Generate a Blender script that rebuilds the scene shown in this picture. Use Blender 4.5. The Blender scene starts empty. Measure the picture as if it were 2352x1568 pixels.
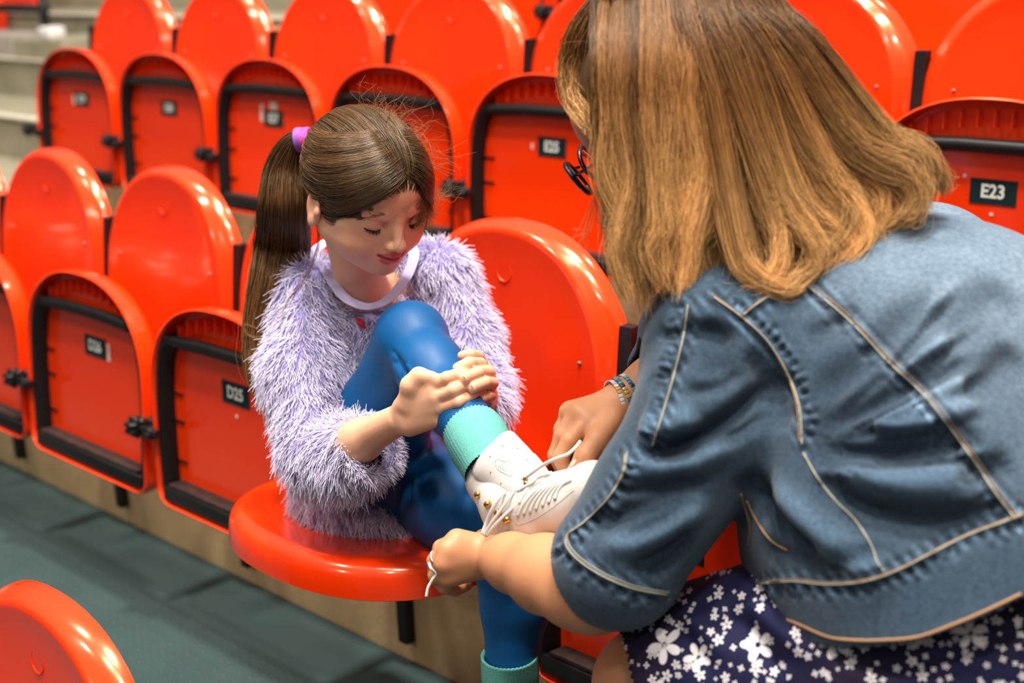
import bpy, math, random
import numpy as np
from mathutils import Vector, Matrix
from mathutils.bvhtree import BVHTree
rnd = random.Random(7)
rng = np.random.default_rng(7)
SC = bpy.context.scene
COL = SC.collection

# ------------------------------------------------------------------ camera
FPX, CAM, YAW, PIT, ROL = 3196.82, np.array([1.54, -1.393, 1.293]), .786, -.286, -.042
CF = np.array([-math.sin(YAW)*math.cos(PIT), math.cos(YAW)*math.cos(PIT), math.sin(PIT)])
_r = np.cross(CF, [0, 0, 1]); _r /= np.linalg.norm(_r); _u = np.cross(_r, CF)
CR = _r*math.cos(ROL)+_u*math.sin(ROL); CU = -_r*math.sin(ROL)+_u*math.cos(ROL)
def at(u, v, d):
    """world point seen at pixel u,v at distance d along the view axis"""
    return CAM+d*(CF+CR*(u-1176)/FPX-CU*(v-784)/FPX)
def pr(P):
    P = np.asarray(P, float)-CAM
    z = P@CF
    return np.stack([1176+FPX*(P@CR)/z, 784-FPX*(P@CU)/z], -1)
cd = bpy.data.cameras.new('camera'); cam = bpy.data.objects.new('camera', cd); COL.objects.link(cam)
cam.matrix_world = Matrix([[CR[0], CU[0], -CF[0], CAM[0]], [CR[1], CU[1], -CF[1], CAM[1]], [CR[2], CU[2], -CF[2], CAM[2]], [0, 0, 0, 1]])
cd.sensor_width = 36; cd.lens = 36*FPX/2352; cd.clip_start = .02
cd.dof.use_dof = True; cd.dof.focus_distance = 1.75; cd.dof.aperture_fstop = 3.2
SC.camera = cam
SC.view_settings.view_transform = 'Standard'; SC.view_settings.look = 'None'
SC.view_settings.exposure = EXPOSURE = 0.0; SC.view_settings.gamma = 1; SC.view_settings.use_curve_mapping = False
# ------------------------------------------------------------------ light: overhead arena lamps, an added front fill + pale hall
w = bpy.data.worlds.new('hall'); SC.world = w; w.use_nodes = True
wn = w.node_tree; _tc = wn.nodes.new('ShaderNodeTexCoord'); _sp = wn.nodes.new('ShaderNodeSeparateXYZ'); wn.links.new(_tc.outputs['Generated'], _sp.inputs[0])
_rp = wn.nodes.new('ShaderNodeValToRGB'); _rp.color_ramp.elements[0].position = .0; _rp.color_ramp.elements[0].color = (.085, .085, .090, 1)   # dim stands all round, pale lit roof overhead
_rp.color_ramp.elements[1].position = .75; _rp.color_ramp.elements[1].color = (.62, .56, .50, 1); _e = _rp.color_ramp.elements.new(.22); _e.color = (.095, .090, .086, 1)
wn.links.new(_sp.outputs[2], _rp.inputs[0]); wn.links.new(_rp.outputs[0], wn.nodes['Background'].inputs[0]); wn.nodes['Background'].inputs[1].default_value = 1.0
def lamp(x, y, z, sx, sy, p, c=(1, .93, .84), tgt=None):
    l = bpy.data.lights.new('arena_lamp', 'AREA'); l.shape = 'RECTANGLE'; l.size = sx; l.size_y = sy; l.energy = p; l.color = c
    o = bpy.data.objects.new('arena_lamp', l); COL.objects.link(o); o.location = (x, y, z)
    d = Vector(tgt or (0, 0, .5))-Vector((x, y, z)); o.rotation_euler = d.to_track_quat('-Z', 'Y').to_euler()
LAMPS = [(.6, .1, 7.5, .5, .5, 1000), (3.0, -1.6, 7.5, .5, .5, 470), (1.0, -1.9, 7.5, .5, .5, 470), (-2.6, -1.0, 7.5, .6, .6, 360), (4.5, -4.2, 7.0, .5, .5, 160), (-1.5, -3.6, 7.0, .7, .7, 190), (1.5, 3.5, 7.5, .6, .6, 160), (0, -11, 6.5, .8, .8, 190)]  # the last, far out in front, is an unseen fill added to brighten the riser
for l in LAMPS: lamp(*l[:5], l[5]*.60)
SC.cycles.max_bounces = 5; SC.cycles.diffuse_bounces = 3; SC.cycles.glossy_bounces = 3; SC.cycles.transmission_bounces = 4; SC.cycles.transparent_max_bounces = 8
SC.cycles.caustics_reflective = False; SC.cycles.caustics_refractive = False

# ------------------------------------------------------------------ helpers
def mat(name, col, rough=.5, spec=.5, tint=None, bump=None, noise=None, coat=0, metal=0, sheen=0, sss=0, vcol=False):
    m = bpy.data.materials.new(name); m.use_nodes = True; nt = m.node_tree; N = nt.nodes; L = nt.links
    b = N['Principled BSDF']; b.inputs['Base Color'].default_value = (*col, 1); b.inputs['Roughness'].default_value = rough
    b.inputs['Specular IOR Level'].default_value = spec; b.inputs['Metallic'].default_value = metal
    if tint: b.inputs['Specular Tint'].default_value = (*tint, 1)
    if coat: b.inputs['Coat Weight'].default_value = coat; b.inputs['Coat Roughness'].default_value = .08
    if sheen: b.inputs['Sheen Weight'].default_value = sheen
    if sss:
        b.inputs['Subsurface Weight'].default_value = sss; b.inputs['Subsurface Radius'].default_value = (1, .35, .18); b.inputs['Subsurface Scale'].default_value = .006
    tc = N.new('ShaderNodeTexCoord')
    src = None
    if noise:   # (scale, amount, colour2[, stretch])
        n = N.new('ShaderNodeTexNoise'); n.inputs['Scale'].default_value = noise[0]; n.inputs['Detail'].default_value = 6
        mp = N.new('ShaderNodeMapping'); L.new(tc.outputs['Object'], mp.inputs[0])
        if len(noise) > 3: mp.inputs['Scale'].default_value = noise[3]
        L.new(mp.outputs[0], n.inputs['Vector'])
        r = N.new('ShaderNodeValToRGB'); r.color_ramp.elements[0].position = .5-noise[1]; r.color_ramp.elements[1].position = .5+noise[1]
        r.color_ramp.elements[0].color = (*col, 1); r.color_ramp.elements[1].color = (*noise[2], 1)
        L.new(n.outputs['Fac'], r.inputs[0]); L.new(r.outputs[0], b.inputs['Base Color']); src = r.outputs[0]
    if vcol:
        a = N.new('ShaderNodeAttribute'); a.attribute_name = 'Col'
        if src is not None:
            mx = N.new('ShaderNodeMix'); mx.data_type = 'RGBA'; mx.blend_type = 'MULTIPLY'; mx.inputs['Factor'].default_value = 1
            L.new(src, mx.inputs['A']); L.new(a.outputs['Color'], mx.inputs['B']); L.new(mx.outputs['Result'], b.inputs['Base Color'])
        else: L.new(a.outputs['Color'], b.inputs['Base Color'])
    if bump:    # (scale, strength, distance)
        n = N.new('ShaderNodeTexNoise'); n.inputs['Scale'].default_value = bump[0]; n.inputs['Detail'].default_value = 4
        L.new(tc.outputs['Object'], n.inputs['Vector'])
        bp = N.new('ShaderNodeBump'); bp.inputs['Strength'].default_value = bump[1]; bp.inputs['Distance'].default_value = bump[2]
        L.new(n.outputs['Fac'], bp.inputs['Height']); L.new(bp.outputs[0], b.inputs['Normal'])
    return m
def mesh(name, V, F, m, smooth=True, fmat=None):
    me = bpy.data.meshes.new(name); me.from_pydata([tuple(map(float, v)) for v in V], [], [tuple(map(int, f)) for f in F])
    for mm in (m if isinstance(m, (list, tuple)) else [m]): me.materials.append(mm)
    if smooth: me.polygons.foreach_set('use_smooth', [True]*len(me.polygons))
    if fmat is not None: me.polygons.foreach_set('material_index', fmat)
    me.update(); return me
def link(name, me, parent=None):
    o = bpy.data.objects.new(name, me); COL.objects.link(o)
    if parent is not None: o.parent = parent
    return o
def obj(name, V, F, m, parent=None, smooth=True, fmat=None):
    return link(name, mesh(name, V, F, m, smooth, fmat), parent)
def empty(name, loc, rz=0):
    o = bpy.data.objects.new(name, None); COL.objects.link(o); o.location = loc; o.rotation_euler = (0, 0, rz); o.empty_display_size = .05; return o
def tag(o, label=None, cat=None, group=None, kind=None):
    if label: o['label'] = label
    if cat: o['category'] = cat
    if group: o['group'] = group
    if kind: o['kind'] = kind
    return o
class MB:
    def __init__(s): s.V = []; s.F = []; s.M = []
    def add(s, V, F, mi=0):
        n = len(s.V); s.V += [tuple(v) for v in V]; s.F += [tuple(i+n for i in f) for f in F]; s.M += [mi]*len(F); return s
    def box(s, lo, hi, mi=0, bev=0):
        x0, y0, z0 = lo; x1, y1, z1 = hi
        if bev:
            b = bev; V = []; 
            import bmesh
            bm = bmesh.new(); bmesh.ops.create_cube(bm, size=1)
            for v in bm.verts: v.co = Vector(((x0+x1)/2+v.co.x*(x1-x0), (y0+y1)/2+v.co.y*(y1-y0), (z0+z1)/2+v.co.z*(z1-z0)))
            bmesh.ops.bevel(bm, geom=bm.edges[:], offset=b, segments=2, affect='EDGES', profile=.5)
            bm.verts.ensure_lookup_table()
            V = [tuple(v.co) for v in bm.verts]; F = [[v.index for v in f.verts] for f in bm.faces]; bm.free()
            return s.add(V, F, mi)
        V = [(x0, y0, z0), (x1, y0, z0), (x1, y1, z0), (x0, y1, z0), (x0, y0, z1), (x1, y0, z1), (x1, y1, z1), (x0, y1, z1)]
        return s.add(V, [(0, 3, 2, 1), (4, 5, 6, 7), (0, 1, 5, 4), (1, 2, 6, 5), (2, 3, 7, 6), (3, 0, 4, 7)], mi)
    def rings(s, R, closed=True, cap0=True, cap1=True, mi=0):
        n = len(R[0]); V = [p for r in R for p in r]; F = []
        for i in range(len(R)-1):
            for j in range(n if closed else n-1):
                k = (j+1) % n; F.append((i*n+j, i*n+k, (i+1)*n+k, (i+1)*n+j))
        if cap0: F.append(tuple(range(n))[::-1])
        if cap1: F.append(tuple((len(R)-1)*n+j for j in range(n)))
        return s.add(V, F, mi)
    def tube(s, P, r, n=8, mi=0, flat=None, closed=False):
        P = np.asarray(P, float); m = len(P); rr = np.broadcast_to(np.asarray(r, float), (m,)) if np.ndim(r) < 2 else None
        T = np.gradient(P, axis=0)
        if closed: T = np.roll(P, -1, 0)-np.roll(P, 1, 0)
        T /= np.linalg.norm(T, axis=1)[:, None]+1e-12
        a = np.array([0, 0, 1.]) if abs(T[0][2]) < .9 else np.array([1., 0, 0])
        X = np.cross(T[0], a); X /= np.linalg.norm(X); R = []
        for i in range(m):
            X = X-T[i]*(X@T[i]); X /= np.linalg.norm(X); Y = np.cross(T[i], X)
            if flat is not None:
                nn = np.asarray(flat[0] if np.ndim(flat[0]) == 1 else flat[0][i], float); Y = nn-T[i]*(nn@T[i]); Y /= np.linalg.norm(Y)+1e-12; Xx = np.cross(Y, T[i]); f = flat[1]
            else: Xx = X; f = 1
            R.append([tuple(P[i]+rr[i]*(Xx*math.cos(2*math.pi*k/n)+Y*f*math.sin(2*math.pi*k/n))) for k in range(n)])
        if closed: R.append(R[0]); return s.rings(R, True, False, False, mi)
        return s.rings(R, True, True, True, mi)
    def obj(s, name, m, parent=None, smooth=True): return obj(name, s.V, s.F, m, parent, smooth, s.M if isinstance(m, (list, tuple)) else None)
def smooth_angle(o, deg=40):
    o.data.polygons.foreach_set('use_smooth', [True]*len(o.data.polygons)); o.data.set_sharp_from_angle(angle=math.radians(deg)); return o
def bez(P, n=24, closed=False):
    """Catmull-Rom through points"""
    P = np.asarray(P, float)
    if closed: Q = np.vstack([P[-1], P, P[0], P[1]])
    else: Q = np.vstack([2*P[0]-P[1], P, 2*P[-1]-P[-2]])
    m = len(Q)-3; t = np.linspace(0, m, n, endpoint=not closed); i = np.minimum(t.astype(int), m-1); f = (t-i)[:, None]
    a, b, c, d = Q[i], Q[i+1], Q[i+2], Q[i+3]
    return .5*(2*b+(c-a)*f+(2*a-5*b+4*c-d)*f**2+(3*b-3*c+d-a)*f**3)
def text_mesh(s, size, bold=.0, extrude=.0003, m=None):
    cu = bpy.data.curves.new('lettering', 'FONT'); cu.body = s; cu.size = size; cu.offset = bold; cu.extrude = extrude; cu.align_x = 'CENTER'; cu.align_y = 'CENTER'; cu.resolution_u = 4
    o = bpy.data.objects.new('lettering', cu); COL.objects.link(o); dg = bpy.context.evaluated_depsgraph_get(); dg.update()
    me = bpy.data.meshes.new_from_object(o.evaluated_get(dg)); COL.objects.unlink(o); bpy.data.objects.remove(o)
    V = [tuple(v.co) for v in me.vertices]; F = [tuple(p.vertices) for p in me.polygons]; return V, F

# ------------------------------------------------------------------ materials
M_red = mat('seat_red_plastic', (.91, .033, .0015), .23, .9, tint=(1, .62, .36), noise=(3.0, .22, (.94, .050, .002)), coat=.6)
M_black = mat('black_painted_metal', (.006, .006, .006), .42, .4)
M_ledge = mat('worn_dark_ledge', (.05, .022, .018), .7, .3, noise=(60, .2, (.012, .010, .010)))
M_plate = mat('dark_green_plate', (.002, .022, .024), .5, .3)
M_white = mat('white_print', (.75, .78, .72), .6, .2)
M_beige = mat('beige_concrete', (.72, .54, .29), .85, .2, noise=(9, .25, (.52, .38, .19)), bump=(60, .3, .004))
M_beige2 = mat('pale_step_paint', (.34, .31, .22), .8, .2, noise=(6, .25, (.24, .22, .15)), bump=(60, .3, .004))
M_floor = mat('blue_grey_rubber', (.024, .048, .051), .6, .3, noise=(5, .25, (.036, .066, .064)))
M_rivet = mat('dull_rivet', (.25, .2, .17), .45, .5, metal=.6)
M_tape = mat('pale_sticker_remains', (.7, .6, .52), .8, .2)

# ------------------------------------------------------------------ terraces
DY, DZ, PX = .852, .331, .5
XL, XR = -2.86, 4.5
def slab(name, x0, x1, y0, y1, z0, z1, m, parent=None):
    b = MB().box((x0, y0, z0), (x1, y1, z1)); o = b.obj(name, m, parent, False); tag(o, kind='structure'); return o
for r in range(-2, 4):
    z = r*DZ; y0 = .10+(r-1)*DY; y1 = .10+r*DY
    # concrete of the terrace (its front face is the riser) and a rubber walkway laid on it
    slab('floor_terrace', XL if r > 0 else -6, XR, y0, y1+.001 if r < 3 else y1+3, z-.5, z-.004, M_beige)
    fl = slab('floor_walkway', XL if r > 0 else -6, XR, y0+.004, y1-.002, z-.0045, z, M_floor)
# raised studs of the rubber walkway, D row
MBs = MB()
for i in range(110):
    for j in range(26):
        x = -2.4+i*.03+(j % 2)*.015; y = -.735+j*.026
        if pr((x, y, 0))[1] > 1750 or pr((x, y, 0))[0] < -60: continue
        R = [[(x+a*math.cos(q*math.pi/3), y+a*math.sin(q*math.pi/3), h) for q in range(6)] for a, h in ((.0055, 0), (.0042, .0016))]
        MBs.rings(R, True, False, True)
o = MBs.obj('floor_studs', M_floor); tag(o, 'small raised studs of the blue-grey rubber walkway', kind='stuff')

# aisle steps at the far left end of rows
for i in range(0, 9):
    z = (i+1)*DZ/2; y0 = -.10+i*DY/2
    x0 = -7.5; x1 = XL
    slab('floor_aisle_step', x0, x1-.002, y0, y0+DY/2+.002 if i < 8 else y0+4, z-.6, z, M_beige2)
    o = slab('trim_step_nosing', x0, x1-.002, y0-.012, y0+.05, z-.001, z+.006, mat('nosing_%d' % i, (.58, .53, .42), .7))

# ------------------------------------------------------------------ tip-up seats
def arch_outline(a, zb, zs, zt, rc=.035, n_arc=28, ex=2.35, nb=6, sh=None):
    """closed outline: bottom edge, rounded bottom corners, straight sides, super-elliptic arch"""
    P = []
    for i in range(5):                                   # bottom right corner
        t = -math.pi/2+i*math.pi/8; P.append((a-rc+rc*math.cos(t), zb+rc+rc*math.sin(t)))
    for i in range(1, 5): P.append((a, zb+rc+(zs-zb-rc)*i/5))
    for i in range(n_arc+1):
        t = math.pi*i/n_arc; c, s = math.cos(t), math.sin(t)
        P.append((a*math.copysign(abs(c)**(2/ex), c), zs+(zt-zs)*abs(s)**(2/ex)))
    for i in range(4, 0, -1): P.append((-a, zb+rc+(zs-zb-rc)*i/5))
    for i in range(5):
        t = math.pi+i*math.pi/8; P.append((-a+rc+rc*math.cos(t), zb+rc+rc*math.sin(t)))
    for i in range(1, nb): P.append((-a+rc+(2*a-2*rc)*i/nb, zb))
    return np.array(P)
def make_backrest():
    A = arch_outline(.221, .40, .60, .846, ex=2.2); B = arch_outline(.243, .40, .615, .852, ex=2.25)
    ctr = np.array([0, .60]); n = len(A); R = []
    lean = lambda z: .083+(z-.40)*.115
    def ring(P, dy): R.append([(p[0], lean(p[1])+dy, p[1]) for p in P])
    def sc(P, s): return ctr+(P-ctr)*s
    for s, dy in ((.02, .014), (.35, .0125), (.62, .0095), (.80, .006), (.90, .003), (.945, .0006), (.965, 0), (.985, .0015), (.997, .005)): ring(sc(A, s), dy)
    ring(A*.6+B*.4, .012)
    Bs = B.copy(); 
    for i in range(n):                                   # the skirt swells to a shoulder where the stanchion starts
        x, z = Bs[i]; k = 1/(1+math.exp((z-.742)/.012)); Bs[i][0] = x+math.copysign(.007*k, x) if abs(x) > .15 else x
    ring(A*.25+Bs*.75, .020); ring(Bs, .032); ring(Bs, .042); ring(sc(Bs, .985), .043); ring(sc(Bs, .975), .034)
    ring(sc(A, .95), .020); ring(sc(A, .6), .022); ring(sc(A, .02), .026)
    b = MB().rings(R); return b
def circle_mark(b, r=.0165):
    """the faint moulded disc near the top of each backrest"""
    c = (0, .772); n = 20; R = []
    for rr, h in ((r+.0012, -.001), (r, .0009), (r-.0014, .0009), (r-.0026, -.0016)):
        R.append([(rr*math.cos(2*math.pi*i/n), .083+(c[1]+rr*math.sin(2*math.pi*i/n)-.4)*.115+.0078-h, c[1]+rr*math.sin(2*math.pi*i/n)) for i in range(n)])
    return R
PIV = (0, -.095, .405)
def make_pan():
    """local frame: x across, y forward from pivot, z up out of the sitting face"""
    A = arch_outline(.214, -.138, .075, .254, rc=.03, ex=2.3); B = arch_outline(.232, -.146, .075, .268, rc=.035, ex=2.3)
    ctr = np.array([0, .06]); sc = lambda P, s: ctr+(P-ctr)*s; R = []
    ring = lambda P, w: R.append([(p[0], p[1], w) for p in P])
    for s, w in ((.02, .033), (.4, .034), (.7, .037), (.86, .0415), (.93, .043), (.97, .043), (1, .041)): ring(sc(A, s), w)
    ring(A*.55+B*.45, .0375); ring(A*.2+B*.8, .031); ring(B, .022); ring(sc(B, 1.005), .004); ring(sc(B, 1.004), -.008); ring(sc(B, .99), -.010); ring(sc(B, .98), -.008)
    ring(sc(B, .972), .026); ring(sc(B, .6), .026); ring(sc(B, .02), .026)
    b = MB().rings(R); 
    for i in range(11):                                  # stiffening ribs under the front edge
        x = (i-5)*.030
        zt = .075+(.193-.014)*abs(1-min(1, abs(x)/.232)**2.3)**(1/2.3)
        b.box((x-.0010, zt-.034, .008), (x+.0010, zt-.005, .0265))
    return b
def make_frame():
    b = MB(); b2 = MB(); r = .0085
    # side channels, bar below the front arch, wide ledge at the hinge end
    for s in (-1, 1):
        P = bez([(s*.213, -.125, 0), (s*.216, -.03, 0), (s*.216, .06, 0), (s*.210, .12, 0), (s*.195, .168, 0), (s*.168, .192, 0)], 18)
        R = []
        for i, q in enumerate(P):
            t = P[min(i+1, 17)]-P[max(i-1, 0)]; t /= np.linalg.norm(t); nn = np.array([t[1], -t[0], 0])*s
            R.append([tuple(q+nn*a+np.array([0, 0, h])) for a, h in ((.006, -.004), (.006, .027), (-.011, .027), (-.010, .006), (-.003, -.004))])
        b.rings(R)
    b.tube([(-.172, .184, .008), (-.06, .189, .008), (.06, .189, .008), (.172, .184, .008)], .0125, 10)
    b.box((-.212, -.135, -.009), (.212, -.108, .027), bev=.003)
    for yy in (-.06, .02, .075):
        for s in (-1, 1): b.box((s*.190-.016, yy-.0015, .022), (s*.190+.016, yy+.0015, .0265))
    return b
def make_ledge(): return MB().box((-.196, -.1085, -.006), (.196, -.100, .0265), bev=.001)
def lobed(b, x0, x1, c, r, lobes=7, amp=.18, n=42):
    R = []
    for x, s in ((x0, .75), (x0+.004, 1), (x1-.004, 1), (x1, .8)):
        R.append([(x, c[0]+s*r*(1+amp*math.copysign(abs(math.cos(lobes*t))**.6, math.cos(lobes*t)))*math.cos(t), c[1]+s*r*(1+amp*math.copysign(abs(math.cos(lobes*t))**.6, math.cos(lobes*t)))*math.sin(t)) for t in [2*math.pi*i/n for i in range(n)]])
    b.rings(R)
def make_stanchion():
    b = MB()
    # bar fixed to the riser face, leaning with the backrests, and an arm out to the pivot
    for (z0, z1, w) in ((.045, .722, .012),):
        n = 8; V = []; F = []
        for i in range(n+1):
            z = z0+(z1-z0)*i/n; y = .078 if z < .40 else (.078+(z-.40)*.115+.020)
            V += [(-w, y, z), (w, y, z), (w, y+.020, z), (-w, y+.020, z)]
        for i in range(n):
            for j in range(4): F.append((i*4+j, i*4+(j+1) % 4, i*4+4+(j+1) % 4, i*4+4+j))
        F += [(3, 2, 1, 0), (n*4, n*4+1, n*4+2, n*4+3)]; b.add(V, F)
    b.box((-.010, -.105, .385), (.010, .085, .425), bev=.004)
    b.box((-.010, -.02, .34), (.010, .085, .39), bev=.004)
    return b
def make_knob():
    b = MB(); lobed(b, -.036, -.006, (-.118, .408), .0185); lobed(b, .004, .030, (-.112, .402), .012, 6, .1)
    b.tube([(-.045, -.112, .405), (.045, -.112, .405)], .008, 10); return b
me_back = None
def build_seat(row, k, text=None, down=False, label='', seen=True):
    global me_back, me_pan, me_frame, me_ledge, me_st, me_knob, me_rivet, me_circ
    if me_back is None:
        b = make_backrest(); me_back = mesh('backrest', b.V, b.F, M_red)
        b = make_pan(); me_pan = mesh('seat', b.V, b.F, M_red)
        b = make_frame(); me_frame = mesh('underframe', b.V, b.F, M_black)
        b = make_ledge(); me_ledge = mesh('ledge', b.V, b.F, M_ledge)
        b = make_stanchion(); me_st = mesh('stanchion', b.V, b.F, M_black)
        b = make_knob(); me_knob = mesh('hinge_knob', b.V, b.F, M_black)
        R = circle_mark(None); b = MB().rings(R, True, False, False); me_circ = mesh('moulded_disc', b.V, b.F, M_red)
        b = MB(); b.rings([[(.0035*s*math.cos(i*math.pi/4), -h, .0035*s*math.sin(i*math.pi/4)) for i in range(8)] for s, h in ((1, -.002), (1, .0008), (.6, .002))]); me_rivet = mesh('rivet', b.V, b.F, M_rivet)
        for me in (me_back, me_pan, me_frame, me_ledge, me_st, me_knob): me.set_sharp_from_angle(angle=math.radians(50))
    t = empty('stadium_seat', (k*PX, row*DY, row*DZ)); tag(t, label, 'seat', 'red tip-up stadium seats')
    bk = link('backrest', me_back, t); link('moulded_disc', me_circ, bk)
    for s in (-1, 1):
        rv = link('rivet', me_rivet, bk); z = .655; rv.location = (s*.172, .083+(z-.4)*.115+.004, z); rv.rotation_euler = (.115, 0, 0)
    pan = link('seat', me_pan, t); pan.location = PIV
    jit = 0 if down else rnd.uniform(-1.5, 1.5)
    pan.rotation_euler = (math.radians(180) if down else math.radians(0), 0, 0)
    if down: pan.matrix_local = Matrix.Translation((PIV[0], PIV[1], PIV[2]+.012)) @ Matrix.Rotation(math.radians(-3.5), 4, 'X') @ Matrix(((-1, 0, 0, 0), (0, -1, 0, 0), (0, 0, 1, 0), (0, 0, 0, 1)))
    else:
        a = math.radians(4.5+jit); pan.matrix_local = Matrix.Translation(PIV) @ Matrix(((-1, 0, 0, 0), (0, math.sin(a), math.cos(a), 0), (0, math.cos(a), -math.sin(a), 0), (0, 0, 0, 1)))
    link('underframe', me_frame, pan); link('ledge', me_ledge, pan)
    if text:
        V, F = text_mesh(text, .031, .0009, .0002)
        b = MB(); b.box((-.041, -.021, -.0008), (.041, .021, .0008)); b.add([(x*.93, y, z+.0010) for x, y, z in V], F, 1)
        # plate faces the viewer: local z of plate = -z of pan, y up
        pl = obj('number_plate', [(-x, y, -z) for x, y, z in b.V], b.F, [M_plate, M_white], pan, False, b.M)
        pl.location = (0, .112, .0248); pl['label'] = 'dark seat number plate reading '+text
    st = link('stanchion', me_st, t); st.location = (-.25, 0, 0); link('hinge_knob', me_knob, st)
    return t
# D row (row 0), E row (row 1), F row (row 2), C row (row -1)
seatD = {}
names = {
 (0,-4): 'red tip-up seat cut by the left picture edge, beyond seat D27',
 (0,-3): 'red tip-up seat D27 in the lower row, left of seat D26',
 (0,-2): 'folded red tip-up seat numbered D26 in the lower row',
 (0,-1): 'folded red tip-up seat numbered D25, behind the ponytail of the girl',
 (0, 0): 'red seat folded down with the girl in the fuzzy sweater sitting on it',
 (0, 1): 'folded red seat between the sitting girl and the woman in denim',
 (0, 2): 'red seat folded down under the woman in the denim jacket',
 (1,-5): 'folded red seat at the aisle end of the upper row, plate blurred',
 (1,-4): 'folded red seat second from the aisle in the upper row, small square plate',
 (1,-3): 'folded red seat E27 with white sticker remains above its plate',
 (1,-2): 'folded red seat directly behind the head of the girl',
 (1,-1): 'folded red seat numbered E25, between girl and woman',
 (1, 0): 'red seat E24 mostly hidden behind the blonde hair of the woman',
 (1, 1): 'folded red seat numbered E23 above the denim shoulder',
 (-1,0): 'red backrest of the nearest seat, at the lower left picture corner'}
texts = {(0,-3): 'D27', (0,-2): 'D26', (0,-1): 'D25', (0, 1): 'D23', (1,-5): 'E29', (1,-4): 'E28', (1,-3): 'E27', (1,-2): 'E26', (1,-1): 'E25', (1, 0): 'E24', (1, 1): 'E23'}
for (r, k), nm in names.items():
    t = build_seat(r, k, texts.get((r, k)), down=(r, k) in ((0, 0), (0, 2)), label=nm)
    seatD[(r, k)] = t
t = build_seat(1, 2, 'E22', label='red seat at the right picture edge beyond seat E23')
for k in range(-4, 3):
    t = build_seat(2, k, None, label='folded red seat of the highest row, above the %s' % {-4: 'second seat from the aisle', -3: 'seat E27', -2: 'seat behind the girl\'s head', -1: 'seat E25', 0: 'seat E24', 1: 'seat E23', 2: 'right picture corner'}[k])
    t['group'] = 'red seats of the highest row'
t = build_seat(1, 0, None, label='red seat beyond the railing, in the upper left corner'); t.location = (-5.62, 2.05, .50); t['group'] = 'seats beyond the aisle'
# railing, concrete block and a white box beside the aisle, upper left corner
rail = empty('railing', (-4.62, 1.80, .70)); tag(rail, 'black metal railing at the top of the aisle steps, upper left corner', 'railing')
for x in (-4.62, -5.22): MB().tube([(x+4.62, 0, 0), (x+4.62, 0, .55)], .022, 12).obj('post', M_black, rail)
for z in (.34, .55): MB().tube([(.02, 0, z), (-1.4, 0, z)], .022, 12).obj('rail', M_black, rail)
blk = MB().box((-.24, -.10, 0), (.24, .10, .20), bev=.012).obj('concrete_block', mat('grey_concrete', (.34, .30, .26), .85, .2, noise=(8, .25, (.25, .22, .19))), None); blk.location = (-4.90, 1.74, .735); tag(blk, 'pale grey concrete block under the railing, left of the seats', 'block')
bx = MB().box((-.055, -.04, 0), (.055, .04, .055), bev=.010).obj('paper_box', mat('white_paper', (.75, .72, .72), .7, .2), None); bx.location = (-4.38, 1.70, .915); tag(bx, 'small white box left on the aisle beside the railing', 'box')
ldg = MB().box((-4.6, 1.62, .60), (-4.15, 2.1, .915)).obj('floor_aisle_landing', M_beige2, None, False); tag(ldg, kind='structure')
# pale sticker remains beside plates
def sticker(seat, x, y, w, h):
    pan = [c for c in seat.children if c.name.startswith('seat')][0]
    b = MB().box((-w/2, -h/2, -.0006), (w/2, h/2, .0006)); o = b.obj('sticker_remains', M_tape, pan, False); o.location = (x, y, .0250)
sticker(seatD[(1,-3)], .0, .145, .030, .022); sticker(seatD[(1,-3)], .052, .125, .012, .045)
sticker(seatD[(1,-5)], .045, .108, .022, .028); sticker(seatD[(0,-2)], -.052, .108, .010, .036); sticker(seatD[(1,-1)], .058, .11, .006, .012)
sticker(seatD[(1,1)], .052, .135, .006, .006); sticker(seatD[(1,1)], .0, .075, .006, .005); sticker(seatD[(0,-1)], .0, .07, .006, .006)
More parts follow.
